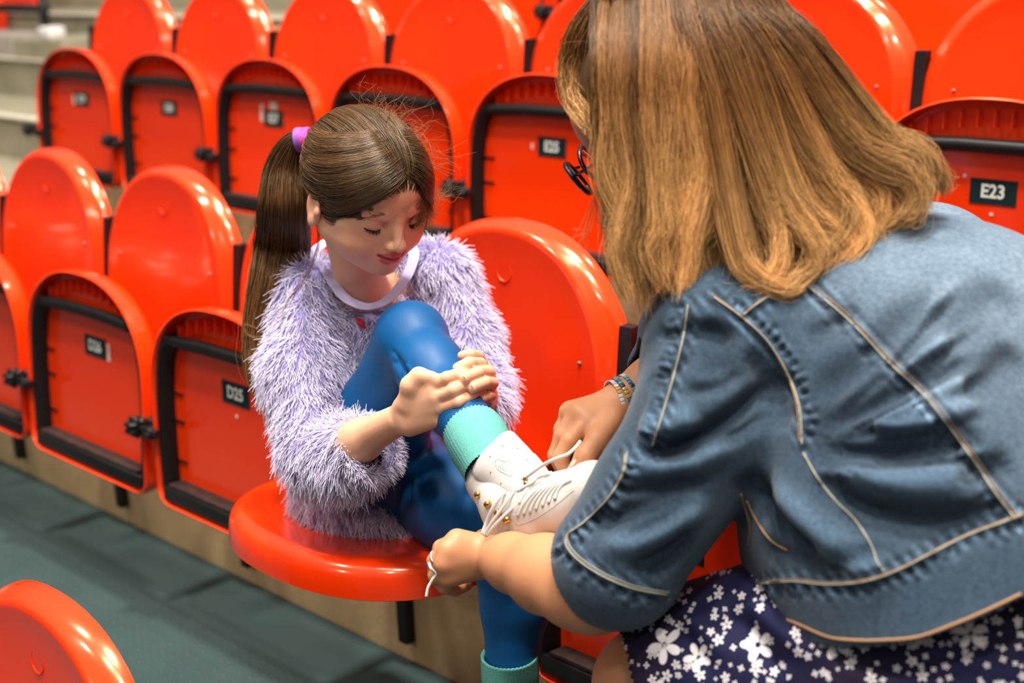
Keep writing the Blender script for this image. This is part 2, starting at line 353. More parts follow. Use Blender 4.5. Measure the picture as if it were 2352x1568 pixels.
# ------------------------------------------------------------------ smooth-union distance fields -> one continuous surface
def smin(a, b, k):
    h = np.maximum(k-np.abs(a-b), 0)/k
    return np.minimum(a, b)-h*h*k*.25
class Field:
    def __init__(s, h, k=.01): s.h = h; s.P = []; s.k = k
    def _add(s, fn, lo, hi, k, op): s.P.append((fn, np.array(lo, float), np.array(hi, float), s.k if k is None else k, op)); return s
    def cap(s, a, b, ra, rb=None, k=None, op=1, flat=None):
        a = np.asarray(a, float); b = np.asarray(b, float); rb = ra if rb is None else rb; ba = b-a; L2 = ba@ba+1e-12
        if flat is not None: nn = np.asarray(flat[0], float); nn = nn/np.linalg.norm(nn); fs = 1/flat[1]-1
        def fn(p):
            d = p-a; t = np.clip(d@ba/L2, 0, 1); q = d-t[:, None]*ba
            if flat is not None: q = q+(q@nn)[:, None]*nn*fs
            return np.sqrt((q*q).sum(1))-(ra+(rb-ra)*t)
        r = max(ra, rb); return s._add(fn, np.minimum(a, b)-r, np.maximum(a, b)+r, k, op)
    def chain(s, P, R, k=None, flat=None):
        R = np.broadcast_to(np.asarray(R, float), (len(P),))
        for i in range(len(P)-1): s.cap(P[i], P[i+1], R[i], R[i+1], k, 1, flat)
        return s
    def ell(s, c, r, M=None, k=None, op=1):
        c = np.asarray(c, float); r = np.asarray(r, float); M = np.eye(3) if M is None else np.asarray(M, float)   # rows of M: axes
        def fn(p):
            q = (p-c)@M.T; k0 = np.sqrt(((q/r)**2).sum(1)); k1 = np.sqrt(((q/r**2)**2).sum(1))+1e-9
            return k0*(k0-1)/k1
        ext = np.sqrt(((M*r[:, None])**2).sum(0)); return s._add(fn, c-ext, c+ext, k, op)
    def mesh(s, smooth=2, B=20, warp=None):
        h = s.h; lo = np.min([p[1] for p in s.P if p[4] > 0], 0)-3*h; hi = np.max([p[2] for p in s.P if p[4] > 0], 0)+3*h
        nb = np.ceil((hi-lo)/(h*B)).astype(int); blocks = {}
        for i, (fn, a, b, k, op) in enumerate(s.P):
            m = k+2.5*h; i0 = np.clip(((a-m-lo)/(h*B)).astype(int), 0, nb-1); i1 = np.clip(((b+m-lo)/(h*B)).astype(int), 0, nb-1)
            for x in range(i0[0], i1[0]+1):
                for y in range(i0[1], i1[1]+1):
                    for z in range(i0[2], i1[2]+1): blocks.setdefault((x, y, z), []).append(i)
        N = nb*B+2; g = np.arange(B+1); GX, GY, GZ = np.meshgrid(g, g, g, indexing='ij'); G = np.stack([GX, GY, GZ], -1).reshape(-1, 3)
        ids = []; pos = []; quads = []
        gid = lambda c: (c[..., 0]*N[1]+c[..., 1])*N[2]+c[..., 2]
        for bk, pl in blocks.items():
            if not any(s.P[i][4] > 0 for i in pl): continue
            base = np.array(bk)*B; p = lo+(base+G)*h
            if warp is not None: p = warp(p)
            D = np.full(len(p), .5)
            # quick reject
            for i in pl:
                fn, _, _, k, op = s.P[i]; d = fn(p)
                D = smin(D, d, k) if op > 0 else -smin(-D, d, k)
            if D.min() > 0 or D.max() < 0: continue
            D = D.reshape(B+1, B+1, B+1); S = D < 0
            acc = np.zeros((B, B, B, 3)); cnt = np.zeros((B, B, B))
            offs = [(0, 0), (0, 1), (1, 0), (1, 1)]
            for ax in range(3):
                o1, o2 = [q for q in range(3) if q != ax]
                for u, v in offs:
                    sl = [slice(0, B)]*3; sl[o1] = slice(u, B+u); sl[o2] = slice(v, B+v); sl2 = list(sl); sl2[ax] = slice(1, B+1)
                    a = D[tuple(sl)]; b = D[tuple(sl2)]; m = (a < 0) != (b < 0)
                    with np.errstate(divide='ignore', invalid='ignore'): t = np.where(m, a/(a-b), 0)
                    cnt += m; acc[..., ax] += t*m; acc[..., o1] += u*m; acc[..., o2] += v*m
            C = np.argwhere(cnt > 0)
            if not len(C): continue
            ids.append(gid(base+C)); pos.append(lo+(base+C+acc[tuple(C.T)]/cnt[tuple(C.T)][:, None])*h)
            for ax in range(3):
                o1, o2 = (ax+1) % 3, (ax+2) % 3
                sl = [slice(0, B)]*3; sl2 = list(sl); sl2[ax] = slice(1, B+1)
                a = S[tuple(sl)]; b = S[tuple(sl2)]; E = np.argwhere(a != b)
                if not len(E): continue
                fl = a[tuple(E.T)]; E = E+base; e1 = np.zeros(3, int); e1[o1] = 1; e2 = np.zeros(3, int); e2[o2] = 1
                q = np.stack([gid(E-e1-e2), gid(E-e2), gid(E), gid(E-e1)], 1); q[~fl] = q[~fl][:, ::-1]; quads.append(q)
        ids = np.concatenate(ids); pos = np.concatenate(pos); quads = np.concatenate(quads)
        u, ix = np.unique(ids, return_index=True); V = pos[ix]
        Q = np.searchsorted(u, quads); Q = np.clip(Q, 0, len(u)-1); ok = (u[Q] == quads).all(1); Q = Q[ok]
        V = relax(V, Q, smooth); return V, Q
def relax(V, Q, n, lam=.5):
    E = np.concatenate([Q[:, [0, 1]], Q[:, [1, 2]], Q[:, [2, 3]], Q[:, [3, 0]]]); m = len(V); cnt = np.bincount(E.ravel(), minlength=m)[:, None]+1e-9
    for _ in range(n):
        for l in (lam, -lam*1.03):
            A = np.stack([np.bincount(E[:, 0], V[E[:, 1], c], m)+np.bincount(E[:, 1], V[E[:, 0], c], m) for c in range(3)], 1)/cnt
            V = V+l*(A-V)
    return V
def vnormals(V, Q):
    n = np.cross(V[Q[:, 2]]-V[Q[:, 0]], V[Q[:, 3]]-V[Q[:, 1]]); N = np.stack([sum(np.bincount(Q[:, j], n[:, c], len(V)) for j in range(4)) for c in range(3)], 1)
    return N/(np.linalg.norm(N, axis=1)[:, None]+1e-12)
def fast_mesh(name, V, Q, mats, col=None, fmat=None):
    me = bpy.data.meshes.new(name); me.vertices.add(len(V)); me.vertices.foreach_set('co', np.ascontiguousarray(V, dtype=np.float32).ravel())
    k = Q.shape[1]; me.loops.add(len(Q)*k); me.loops.foreach_set('vertex_index', Q.astype(np.int32).ravel()); me.polygons.add(len(Q))
    me.polygons.foreach_set('loop_start', np.arange(0, len(Q)*k, k, dtype=np.int32)); me.update(calc_edges=True)
    me.polygons.foreach_set('use_smooth', np.ones(len(Q), bool))
    for m in (mats if isinstance(mats, (list, tuple)) else [mats]): me.materials.append(m)
    if fmat is not None: me.polygons.foreach_set('material_index', fmat.astype(np.int32))
    if col is not None:
        a = me.color_attributes.new('Col', 'FLOAT_COLOR', 'POINT'); c4 = np.ones((len(V), 4), np.float32); c4[:, :3] = col; a.data.foreach_set('color', c4.ravel())
    me.validate(); me.update(); return me
def strands(name, P, R, m, parent, R1=None):
    """P: (n, k, 3) strand points; native hair curves"""
    n, k = P.shape[:2]; hc = bpy.data.hair_curves.new(name); hc.add_curves([k]*n)
    hc.attributes['position'].data.foreach_set('vector', np.ascontiguousarray(P, dtype=np.float32).ravel())
    r = hc.attributes.get('radius') or hc.attributes.new('radius', 'FLOAT', 'POINT')
    rr = np.broadcast_to(R, (n, k)) if np.ndim(R) else np.full((n, k), R)
    rr = rr*np.linspace(1, .45, k)[None]; r.data.foreach_set('value', np.ascontiguousarray(rr, dtype=np.float32).ravel())
    hc.materials.append(m); o = bpy.data.objects.new(name, hc); COL.objects.link(o)
    if parent is not None: o.parent = parent
    return o
def unit(v): v = np.asarray(v, float); return v/np.linalg.norm(v)
def smoothstep(a, b, x): t = np.clip((x-a)/(b-a), 0, 1); return t*t*(3-2*t)
def gauss_blob(V, c, r): return np.exp(-(((V-np.asarray(c))/r)**2).sum(1))
# ------------------------------------------------------------------ people: materials
M_skin = mat('skin', (.80, .45, .30), .48, .35, vcol=True, sss=.18, bump=(420, .12, .0006))
M_nail = mat('nail', (.80, .43, .30), .36, .35)
M_legg = mat('blue_leggings', (.0005, .078, .240), .48, .30, bump=(900, .12, .0004))
M_sock = mat('turquoise_knit', (.085, .34, .31), .9, .2, noise=(500, .3, (.16, .45, .40)), bump=(700, .5, .001))
M_knit = mat('lavender_knit', (.33, .29, .58), .95, .1, bump=(300, .6, .002))
M_rib = mat('lavender_rib', (.52, .46, .72), .85, .2, bump=(500, .2, .0006))
M_boot = mat('white_leather', (.62, .585, .55), .42, .4, bump=(500, .10, .0004))
M_boot2 = mat('cream_lining', (.80, .68, .48), .8, .2)
M_lace = mat('white_lace', (.66, .64, .61), .85, .2, bump=(1500, .4, .0004))
M_gold = mat('brass', (.75, .45, .13), .18, .5, metal=1)
M_pink = mat('pink_hair_tie', (.85, .05, .28), .7, .3, noise=(120, .15, (.48, .10, .52)), bump=(600, .4, .001))
M_lip = mat('lip', (.6, .12, .12), .35, .4)
M_dark = mat('dark_lash', (.02, .01, .008), .6, .2)
def hairmat(name, root, tip, mid=None, rough=.32, var=.35, p0=.1, p1=.95, spec=.45):
    m = bpy.data.materials.new(name); m.use_nodes = True; nt = m.node_tree; N = nt.nodes; L = nt.links
    b = N['Principled BSDF']; b.inputs['Roughness'].default_value = rough; b.inputs['Specular IOR Level'].default_value = spec
    b.inputs['Specular Tint'].default_value = (1, .85, .68, 1)
    hi = N.new('ShaderNodeHairInfo'); r = N.new('ShaderNodeValToRGB'); e = r.color_ramp.elements
    e[0].position = p0; e[0].color = (*root, 1); e[1].position = p1; e[1].color = (*tip, 1)
    if mid: q = e.new((p0+p1)/2); q.color = (*mid, 1)
    L.new(hi.outputs['Intercept'], r.inputs[0])
    mr = N.new('ShaderNodeMapRange'); mr.inputs['To Min'].default_value = 1-var; mr.inputs['To Max'].default_value = 1+var; L.new(hi.outputs['Random'], mr.inputs['Value'])
    at_ = N.new('ShaderNodeAttribute'); at_.attribute_name = 'tone'
    mu0 = N.new('ShaderNodeMath'); mu0.operation = 'ADD'; L.new(mr.outputs[0], mu0.inputs[0]); L.new(at_.outputs['Fac'], mu0.inputs[1])
    mu = N.new('ShaderNodeVectorMath'); mu.operation = 'SCALE'; L.new(r.outputs[0], mu.inputs[0]); L.new(mu0.outputs[0], mu.inputs['Scale'])
    L.new(mu.outputs[0], b.inputs['Base Color']); return m
M_ghair = hairmat('brown_hair', (.055, .027, .010), (.125, .064, .026), var=.9, rough=.32, spec=.7)
M_tail = hairmat('brown_tail_hair', (.075, .032, .010), (.20, .092, .032), var=.7, rough=.36)
M_gbody = mat('hair_under', (.075, .034, .014), .55, .3)
M_fur = hairmat('eyelash_yarn', (.30, .26, .50), (.78, .74, .93), var=.2, rough=.5, p0=0, p1=.7, spec=.3)

def head_prims(F, o, M, s=1., adult=False, eyes_closed=True, k=.010):
    """o: head centre (eye level); rows of M: her left, forward, up"""
    o = np.asarray(o, float); W = lambda *p: o+s*(np.array(p)@M); E = lambda c, r, kk=None, op=1: F.ell(W(*c), np.array(r)*s, M, kk, op); Cp = lambda a, b, r0, r1, kk=None, op=1: F.cap(W(*a), W(*b), r0*s, r1*s, kk, op)
    E((0, -.014, .030), (.0705, .088, .074)); E((0, .020, -.022), (.0595, .056, .056), .02); E((0, .036, .032), (.052, .040, .044), .03)
    for x in (-1, 1):
        E((x*.032, .045, -.031), (.026, .024, .025), .022); Cp((x*.045, .002, -.036), (x*.014, .050, -.066), .020, .013, .02)
        E((x*.043, .040, -.006), (.015, .016, .012), .02)
    E((0, .062, -.0675), (.0155, .0135, .0125), .016)
    E((0, .064, -.046), (.024, .014, .017), .014)
    for x in (-1, 1): E((x*.0285, .0835, -.001), (.014, .0135, .0085), .010, -1)
    for x in (-1, 1):
        E((x*.0285, .0600, -.001), (.0145, .0125, .0105), .004)
        Cp((x*.040, .062, .017), (x*.016, .073, .015), .0045, .0045, .012)
    Cp((0, .0715, .010), (0, .0870, -.021), .0055, .0062, .012); E((0, .0895, -.0265), (.0082, .0078, .0068), .007)
    for x in (-1, 1): E((x*.0092, .0820, -.0295), (.0048, .0062, .0048), .005); E((x*.0045, .0850, -.0340), (.0026, .0032, .0022), .002, -1)
    # lips: two soft rolls with a parting between
    for x in (-1, 1):
        Cp((x*.0185, .0705, -0.0437), (x*.006, .0790, -0.0422), .0022, .0042, .004); Cp((x*.006, .0790, -0.0422), (0, .0795, -0.0430), .0042, .0038, .004)
        Cp((x*.0170, .0705, -0.0465), (x*.005, .0772, -0.0512), .0020, .0038, .004)
    Cp((-.005, .0772, -0.0512), (.005, .0772, -0.0512), .0038, .0038, .004)
    P = [(-.0205, .0745, -0.0430), (-.010, .0820, -0.0470), (0, .0845, -0.0480), (.010, .0820, -0.0470), (.0205, .0745, -0.0430)]
    for i in range(4): Cp(P[i], P[i+1], .0019, .0019, .0015, -1)
    for x in (-1, 1):
        E((x*.0705, -.010, -.010), (.0055, .0155, .0245), .005); E((x*.0770, -.007, -.006), (.0042, .0090, .0150), .004, -1); E((x*.0735, .0035, -.012), (.0035, .0045, .006), .004)
        E((x*.0725, -.008, -.030), (.0040, .0070, .0075), .005)
    return W
def face_colour(V, W, s, base, lips=(.66, .085, .10), blush=.5):
    C = np.tile(np.array(base), (len(V), 1))
    def mix(c, w): C[:] = C*(1-w[:, None])+np.array(c)*w[:, None]
    for x in (-1, 1):
        mix((base[0]*1.0, base[1]*.72, base[2]*.70), blush*gauss_blob(V, W(x*.040, .056, -.028), .019*s))
        mix((base[0]*1.0, base[1]*.75, base[2]*.68), .5*gauss_blob(V, W(x*.0755, -.008, -.008), .017*s))
    mix((base[0]*1.0, base[1]*.80, base[2]*.76), .45*gauss_blob(V, W(0, .093, -.028), .010*s))
    for P, r in (([(-.0185, .0705, -0.0442), (-.006, .0815, -0.0427), (.006, .0815, -0.0427), (.0185, .0705, -0.0442)], .0048), ([(-.0155, .0710, -0.0480), (-.005, .0805, -0.0527), (.005, .0805, -0.0527), (.0155, .0710, -0.0480)], .0056)):
        Q = bez([W(*p) for p in P], 24); d = np.min(np.linalg.norm(V[:, None, :]-Q[None], axis=2), axis=1) if len(V) < 1 else None
        near = np.where(np.linalg.norm(V-W(0, .075, -.048), axis=1) < .035*s)[0]
        d = np.full(len(V), 9.); d[near] = np.min(np.linalg.norm(V[near][:, None]-Q[None], axis=2), axis=1)
        mix(lips, .9*smoothstep(r*1.15*s, r*.75*s, d))
    Q = bez([W(-.0175, .0745, -.0440), W(-.009, .0800, -.0468), W(0, .0825, -.0476), W(.009, .0800, -.0468), W(.0175, .0745, -.0440)], 24)   # dark line where the lips part
    d = np.full(len(V), 9.); d[near] = np.min(np.linalg.norm(V[near][:, None]-Q[None], axis=2), axis=1); mix((.16, .02, .02), .85*smoothstep(.0030*s, .0012*s, d))
    return C
def hand_finger(F, P, R, k=.0035):
    F.chain(P, R, k)
    return P
def nail(P, tip_r, parent, back, name='fingernail', w=.0042, l=.0058):
    """small nail plate on the last segment; back: direction the nail faces"""
    a, b = np.asarray(P[-2], float), np.asarray(P[-1], float); t = unit(b-a); n = unit(back-t*(t@back)); s = np.cross(t, n)
    c = b+n*tip_r*.83+t*tip_r*.15; V = []; 
    for i in range(6):
        for j in range(5):
            u = (i/5-.5)*2; v = (j/4-.5)*2; ww = w*(1-.25*max(0, u)**3-.12*max(0, -u)**3)
            V.append(c+t*u*l+s*v*ww-n*(.0016*v*v+.0010*u*u*(u > 0)))
    Fc = [(i*5+j, i*5+j+1, i*5+j+6, i*5+j+5) for i in range(5) for j in range(4)]
    n0 = len(V); V += [v-n*.0007 for v in V]; Fc += [tuple(q+n0 for q in f)[::-1] for f in Fc]
    return obj(name, V, Fc, M_nail, parent)

# ================================================================== GIRL
girl = empty('person', (.03, -.10, .445))
tag(girl, 'girl with brown ponytail in a fuzzy lavender sweater, hugging her raised blue-clad knee', 'person')
GI = Matrix.Translation(-girl.location)
def gl(me): me.transform(GI); return me
goff = np.array(girl.location)
# head frame: yaw 35 right, pitch 42 down, roll 16 against the view
th, ph, ro = math.radians(35), math.radians(40), math.radians(13)
fw = math.sin(th)*math.cos(ph)*CR-math.sin(ph)*CU-math.cos(th)*math.cos(ph)*CF
up = math.cos(ph)*CU+math.sin(ph)*(math.sin(th)*CR-math.cos(th)*CF)
def rotv(v, ax, a): return v*math.cos(a)+np.cross(ax, v)*math.sin(a)+ax*(ax@v)*(1-math.cos(a))
fw = rotv(fw, -CF, ro); up = rotv(up, -CF, ro); GM = np.array([np.cross(fw, up), fw, up]); GS = 1.06
nose = at(926, 578, 1.855); GO = nose-GS*(np.array([0, .098, -.028])@GM)
F = Field(.0017, .012)
GW = head_prims(F, GO, GM, GS)
gneck = at(838, 690, 2.045); gn0 = GW(0, -.028, -.055)
F.chain([gn0, gneck, at(838, 760, 2.09)], [.040, .036, .05], .02)
# shoulders / chest skin inside the neckline
F.cap(at(745, 690, 2.09), at(935, 660, 2.10), .036, .036, .04); F.ell(at(842, 775, 2.09), (.07, .055, .07), None, .03)
# right (near) arm and hand
R_el, R_wr = at(735, 1052, 1.925), at(918, 962, 1.768)
F.chain([at(700, 700, 2.05), R_el, at(830, 1010, 1.845), R_wr], [.036, .031, .0258, .0195], .02)
hc = [at(*p) for p in ((992, 890, 1.728), (1000, 912, 1.726), (1008, 935, 1.730), (1006, 962, 1.738))]   # knuckles index..little
wr = [at(*p) for p in ((925, 935, 1.755), (932, 950, 1.755), (938, 965, 1.755), (942, 978, 1.758))]
for a, b, r in zip(wr, hc, (.0115, .0112, .0110, .0105)): F.cap(a, b, .0135, r, .008)
fr = {'i': [(992, 888, 1.728), (1026, 868, 1.716), (1054, 859, 1.728), (1080, 849, 1.758)], 'm': [(1000, 912, 1.726), (1041, 895, 1.713), (1070, 882, 1.728), (1098, 868, 1.756)],
      'r': [(1008, 937, 1.730), (1052, 922, 1.715), (1080, 910, 1.730), (1104, 898, 1.755)], 'l': [(1006, 962, 1.738), (1044, 950, 1.727), (1068, 939, 1.737), (1086, 929, 1.748)]}
for n, r in (('i', .0092), ('m', .0092), ('r', .0088), ('l', .0080)): F.chain([at(*p) for p in fr[n]], [r, r*.90, r*.84, r*.76], .0022)
thb = [(935, 925, 1.745), (943, 885, 1.732), (962, 863, 1.728), (990, 866, 1.722)]
F.chain([at(*p) for p in thb], [.0135, .0115, .0098, .0080], .008)
# left hand: comes round behind the shin, fingertips lie over the right hand
L_el = at(1105, 935, 2.03)
F.chain([at(1030, 650, 2.13), L_el, at(1104, 895, 1.91)], [.034, .030, .022], .02)
F.ell(at(1104, 872, 1.862), (.018, .024, .028), None, .012)
fl = [[(1108, 835, 1.830), (1098, 818, 1.802), (1080, 814, 1.780), (1062, 817, 1.772)], [(1110, 850, 1.825), (1104, 836, 1.780), (1078, 833, 1.748), (1052, 845, 1.737)],
      [(1118, 872, 1.825), (1122, 855, 1.780), (1098, 855, 1.740), (1068, 868, 1.718)], [(1124, 890, 1.825), (1130, 880, 1.780), (1112, 878, 1.742), (1086, 889, 1.721)], [(1124, 912, 1.825), (1128, 908, 1.785), (1119, 909, 1.760), (1107, 915, 1.746)]]
for P, r in zip(fl, (.0074, .0082, .0084, .0082, .0070)): F.chain([at(*p) for p in P], [r*1.05, r, r*.97, r*.88], .0018)
V, Q = F.mesh(2)
base = (.80, .43, .275)
C = face_colour(V, GW, GS, base)
for P in list(fr.values())+fl+[thb]:
    for j, a in ((1, .35), (3, .5)): C = C*(1-(a*gauss_blob(V, at(*P[j]), .009))[:, None])+np.array([.80, .31, .20])*(a*gauss_blob(V, at(*P[j]), .009))[:, None]
# brows are colour of the skin under fine hairs
body = link('body', gl(fast_mesh('body', V, Q, M_skin, C)), girl); GV, GQ = V, Q
gbvh = BVHTree.FromPolygons([Vector(v) for v in V], [tuple(map(int, q)) for q in Q])
def nailg(P, r, w=.0045, l=.0055, toward=None):
    Pw = [at(*p) for p in P]; back = CAM-Pw[-1] if toward is None else toward
    o = nail(Pw, r, girl, unit(back), w=w, l=l); o.data.transform(GI); return o
for P, r in zip(fl[1:4], (.0078, .0082, .0078)): nailg(P, r, .0046, .0056)
nailg(fl[4], .0066, .0036, .0046); nailg(thb, .0080, .0048, .0062, toward=CU*.8-CF*.5+CR*.2); nailg(fr['l'], .0063, .0036, .0050, toward=CU*.7-CF*.7)

# leggings
g_hipR, g_kn, g_an = at(835, 1120, 2.095), at(944, 776, 1.880), at(1092, 1006, 1.712)
F = Field(.003, .03)
F.chain([g_hipR, at(880, 960, 1.985), g_kn], [.078, .064, .048], .03)
F.chain([g_kn, at(990, 850, 1.825), at(1042, 928, 1.768), g_an], [.044, .0425, .0365, .031], .02)
g_hipL, g_knL = at(945, 1095, 2.12), at(1168, 1268, 1.85)
gsh = at(1172, 1545, 1.86)
F.chain([g_hipL, g_hipL*.5+g_knL*.5+np.array([0, 0, .012]), g_knL], [.078, .066, .050], .03)
F.chain([g_knL, g_knL*.55+gsh*.45+np.array([0, .012, 0]), gsh], [.046, .044, .033], .02)
F.ell(at(885, 1110, 2.14), (.115, .09, .075), None, .03)
F.cap(g_hipR*.5+g_hipL*.5, at(860, 980, 2.17), .09, .08, .03)
V, Q = F.mesh(2); N = vnormals(V, Q)
def fold(V, N, pts, amp, wid):
    """soft cloth fold: push vertices near the 3-D polyline along their normals"""
    P = bez(np.array([np.asarray(p, float) for p in pts]), 40); lo = P.min(0)-3*wid; hi = P.max(0)+3*wid
    ix = np.where(((V > lo) & (V < hi)).all(1))[0]
    if not len(ix): return V
    D = np.linalg.norm(V[ix][:, None]-P[None], axis=2); j = D.argmin(1); d = D[np.arange(len(ix)), j]; e = np.minimum(j, 39-j)/39
    V[ix] += N[ix]*(amp*np.exp(-(d/wid)**2)*smoothstep(0, .25, e))[:, None]; return V
def bv(V, Q): return BVHTree.FromPolygons([Vector(v) for v in V], [tuple(map(int, q)) for q in Q])
def hitpx(b, u, v, fb=None):
    d = Vector(unit(at(u, v, 1)-CAM)); h = b.ray_cast(Vector(CAM), d)
    return np.array(h[0]) if h[0] is not None else fb
def foldpx(V, N, b, px, amp, wid):
    P = [hitpx(b, *p) for p in px]; P = [p for p in P if p is not None]
    return fold(V, N, P, amp, wid) if len(P) > 1 else V
lb = bv(V, Q)
for px, a, wd in (([(905, 812), (925, 850), (960, 905)], -.006, .006), ([(895, 800), (912, 820), (935, 850)], -.003, .003), ([(900, 825), (915, 845), (925, 880)], -.003, .0025), ([(930, 835), (950, 860)], .002, .003),
    ([(945, 1090), (942, 1130), (938, 1170)], -.003, .003), ([(955, 1085), (952, 1130), (950, 1180)], .003, .003), ([(966, 1090), (964, 1140)], -.002, .003), ([(800, 1160), (850, 1175), (900, 1160)], -.002, .004)):
    V = foldpx(V, N, lb, px, a, wd)
link('leggings', gl(fast_mesh('leggings', V, Q, M_legg)), girl)

# socks: turned-down knit cuff above the skate; the hanging foot wears the other
def sock_tube(P, R, name, n=88, rib=.0009):
    P = bez(P, 26); R = np.interp(np.linspace(0, 1, 26), np.linspace(0, 1, len(R)), R); T = np.gradient(P, axis=0); T /= np.linalg.norm(T, axis=1)[:, None]
    X = unit(np.cross(T[0], [.1, .2, 1])); rings = []
    for i in range(26):
        X = unit(X-T[i]*(X@T[i])); Y = np.cross(T[i], X)
        rings.append([tuple(P[i]+(R[i]+rib*math.cos(j*math.pi))*(X*math.cos(2*math.pi*j/n)+Y*math.sin(2*math.pi*j/n))) for j in range(n)])
    inner = [[tuple(P[0]+T[0]*.004+(np.array(q)-P[0])*.90) for q in rings[0]]]
    b = MB().rings(inner+rings, True, False, False); me = mesh(name, b.V, b.F, M_sock); return link(name, gl(me), girl)
sd = unit(g_an-at(1040, 925, 1.765))
sk = sock_tube([at(1083, 987, 1.728), at(1096, 1008, 1.712), at(1112, 1040, 1.692), at(1130, 1075, 1.675)], [.0365, .0385, .0385, .036, .035], 'sock')
sk2 = sock_tube([gsh+np.array([0, 0, .028]), gsh, gsh-np.array([0, 0, .05]), gsh-np.array([0, -.01, .20]), gsh-np.array([0, 0, .235])], [.0375, .038, .037, .034, .033], 'sock')
foot = Field(.003, .02); fb = gsh-np.array([0, 0, .235]); foot.cap(fb, fb+np.array([0, 0, -.03]), .034, .032).cap(fb+np.array([0, .02, -.045]), fb+np.array([.05, -.13, -.06]), .030, .024)
V, Q = foot.mesh(1); link('sock_foot', gl(fast_mesh('sock_foot', V, Q, M_sock)), sk2)
# ------------------------------------------------------------------ girl: hair
M_loose = hairmat('fine_brown_hair', (.22, .10, .04), (.32, .16, .07), var=.4, rough=.4)
GC = GW(0, -.014, .030)                                    # centre of the skull
loc = lambda P: (np.asarray(P)-GO)@GM.T/GS                 # world -> head frame
def skull_r(D, b, c):
    out = np.empty(len(D))
    for i, d in enumerate(D):
        v = Vector(d); h = b.ray_cast(Vector(c)+v*.25, -v); out[i] = np.linalg.norm(np.array(h[0])-c) if h[0] is not None else .08
    return out
def hair_on(p):
    """is this head-frame point under hair?"""
    x, y, z = p
    if y > .0: zl = np.interp(y, [0, .02, .040, .058, .064, .070, .077, .085], [.000, -.004, -.006, .010, .026, .041, .054, .062])
    else: zl = np.interp(y, [-.05, -.030, -.020, 0], [-.045, -.035, .012, .006])
    return z > zl
T_loc = np.array([.004, -.112, .040]); T_w = GW(*T_loc)
RG = None
def surf_r(L, M_, bvh, C_):
    """distance from skull centre to the head surface along local directions, from a smooth lat-long table"""
    global RG
    nt, nph = 60, 120
    if RG is None:
        tt = (np.arange(nt)+.5)/nt*math.pi; pp = np.arange(nph)/nph*2*math.pi; T_, P_ = np.meshgrid(tt, pp, indexing='ij')
        D = np.stack([np.sin(T_)*np.cos(P_), np.sin(T_)*np.sin(P_), np.cos(T_)], -1).reshape(-1, 3); rr = skull_r(D@M_, bvh, C_)
        el = 1/np.sqrt(((D/np.array([.0705, .088, .074]))**2).sum(1))*GS; rr = np.clip(rr, el*.98, el*(1.02+.11*smoothstep(.1, .5, D[:, 1]))).reshape(nt, nph)
        for _ in range(3): q = np.vstack([rr[:1], rr, rr[-1:]]); rr = (q[:-2]+q[2:]+2*rr+np.roll(rr, 1, 1)+np.roll(rr, -1, 1))/6
        RG = rr
    L = L/np.linalg.norm(L, axis=-1, keepdims=True); t = np.arccos(np.clip(L[..., 2], -1, 1))/math.pi*nt-.5; p = (np.arctan2(L[..., 1], L[..., 0])/(2*math.pi) % 1)*nph
    t0 = np.clip(np.floor(t).astype(int), 0, nt-2); ft = np.clip(t-t0, 0, 1); p0 = np.floor(p).astype(int) % nph; fp = p-np.floor(p); p1 = (p0+1) % nph
    return (RG[t0, p0]*(1-fp)+RG[t0, p1]*fp)*(1-ft)+(RG[t0+1, p0]*(1-fp)+RG[t0+1, p1]*fp)*ft
def scalp(n, off0, off1, seed, M_, O_, bvh, C_, s_, tl, region, k=15, sag=.0):
    r = np.random.default_rng(seed); out = []; tone = []
    td = unit(tl-np.array([0, -.014, .030]))
    while len(out) < n:
        m = 4000; d = r.normal(size=(m, 3)); d /= np.linalg.norm(d, axis=1)[:, None]; d = d[d[:, 2] > -.75]
        d = d[d@td < .93]
        rad = np.array([.0705, .088, .074]); t = 1/np.sqrt(((d/rad)**2).sum(1)); p = np.array([0, -.014, .030])+d*t[:, None]
        for di, pi in zip(d, p):
            if not region(pi): continue
            if abs(pi[0]+.008-.003*math.sin(pi[1]*260)) < .0028 and pi[2] > .05 and pi[1] > -.05: continue   # the parting
            out.append(di)
            if len(out) >= n: break
    D = np.array(out); s = np.linspace(0, 1, k)
    om = np.arccos(np.clip(D@td, -1, 1)); so = np.sin(om)+1e-9
    A = np.sin((1-s)[None]*om[:, None])/so[:, None]; B = np.sin(s[None]*om[:, None])/so[:, None]
    W = A[..., None]*D[:, None]+B[..., None]*td                   # great-circle to the tie
    W[..., 2] -= sag*(np.sin(math.pi*s)[None]*np.clip(om-.4, 0, 2)[:, None])*(1-np.clip(D[:, 2], 0, 1))[:, None]
    W += r.normal(size=(len(D), 1, 3))*.006
    W /= np.linalg.norm(W, axis=2)[..., None]
    flat = W.reshape(-1, 3)@M_; R = surf_r(W.reshape(-1, 3), M_, bvh, C_)*1.004
    lock = (np.sin(D[:, 0]*42+D[:, 1]*13)+np.sin(D[:, 2]*37+D[:, 1]*29+1.3)+np.sin(D[:, 0]*71-D[:, 2]*93))/3
    off = off0+(off1-off0)*r.random(len(D))+.0022*lock
    O = (off[:, None]*np.clip(s*5, .1, 1)[None]); tail = s[None]**8
    P = C_+flat.reshape(len(D), k, 3)*(R.reshape(len(D), k)+O)[..., None]
    P += (O_+(tl*s_)@M_-P)*tail[..., None]*.9
    return P, lock
def attr_tone(o, tone):
    a = o.data.attributes.new('tone', 'FLOAT', 'CURVE'); a.data.foreach_set('value', np.ascontiguousarray(tone, dtype=np.float32))
P, lk = scalp(21000, .0018, .0062, 3, GM, GO, gbvh, GC, GS, T_loc, hair_on, sag=.25)
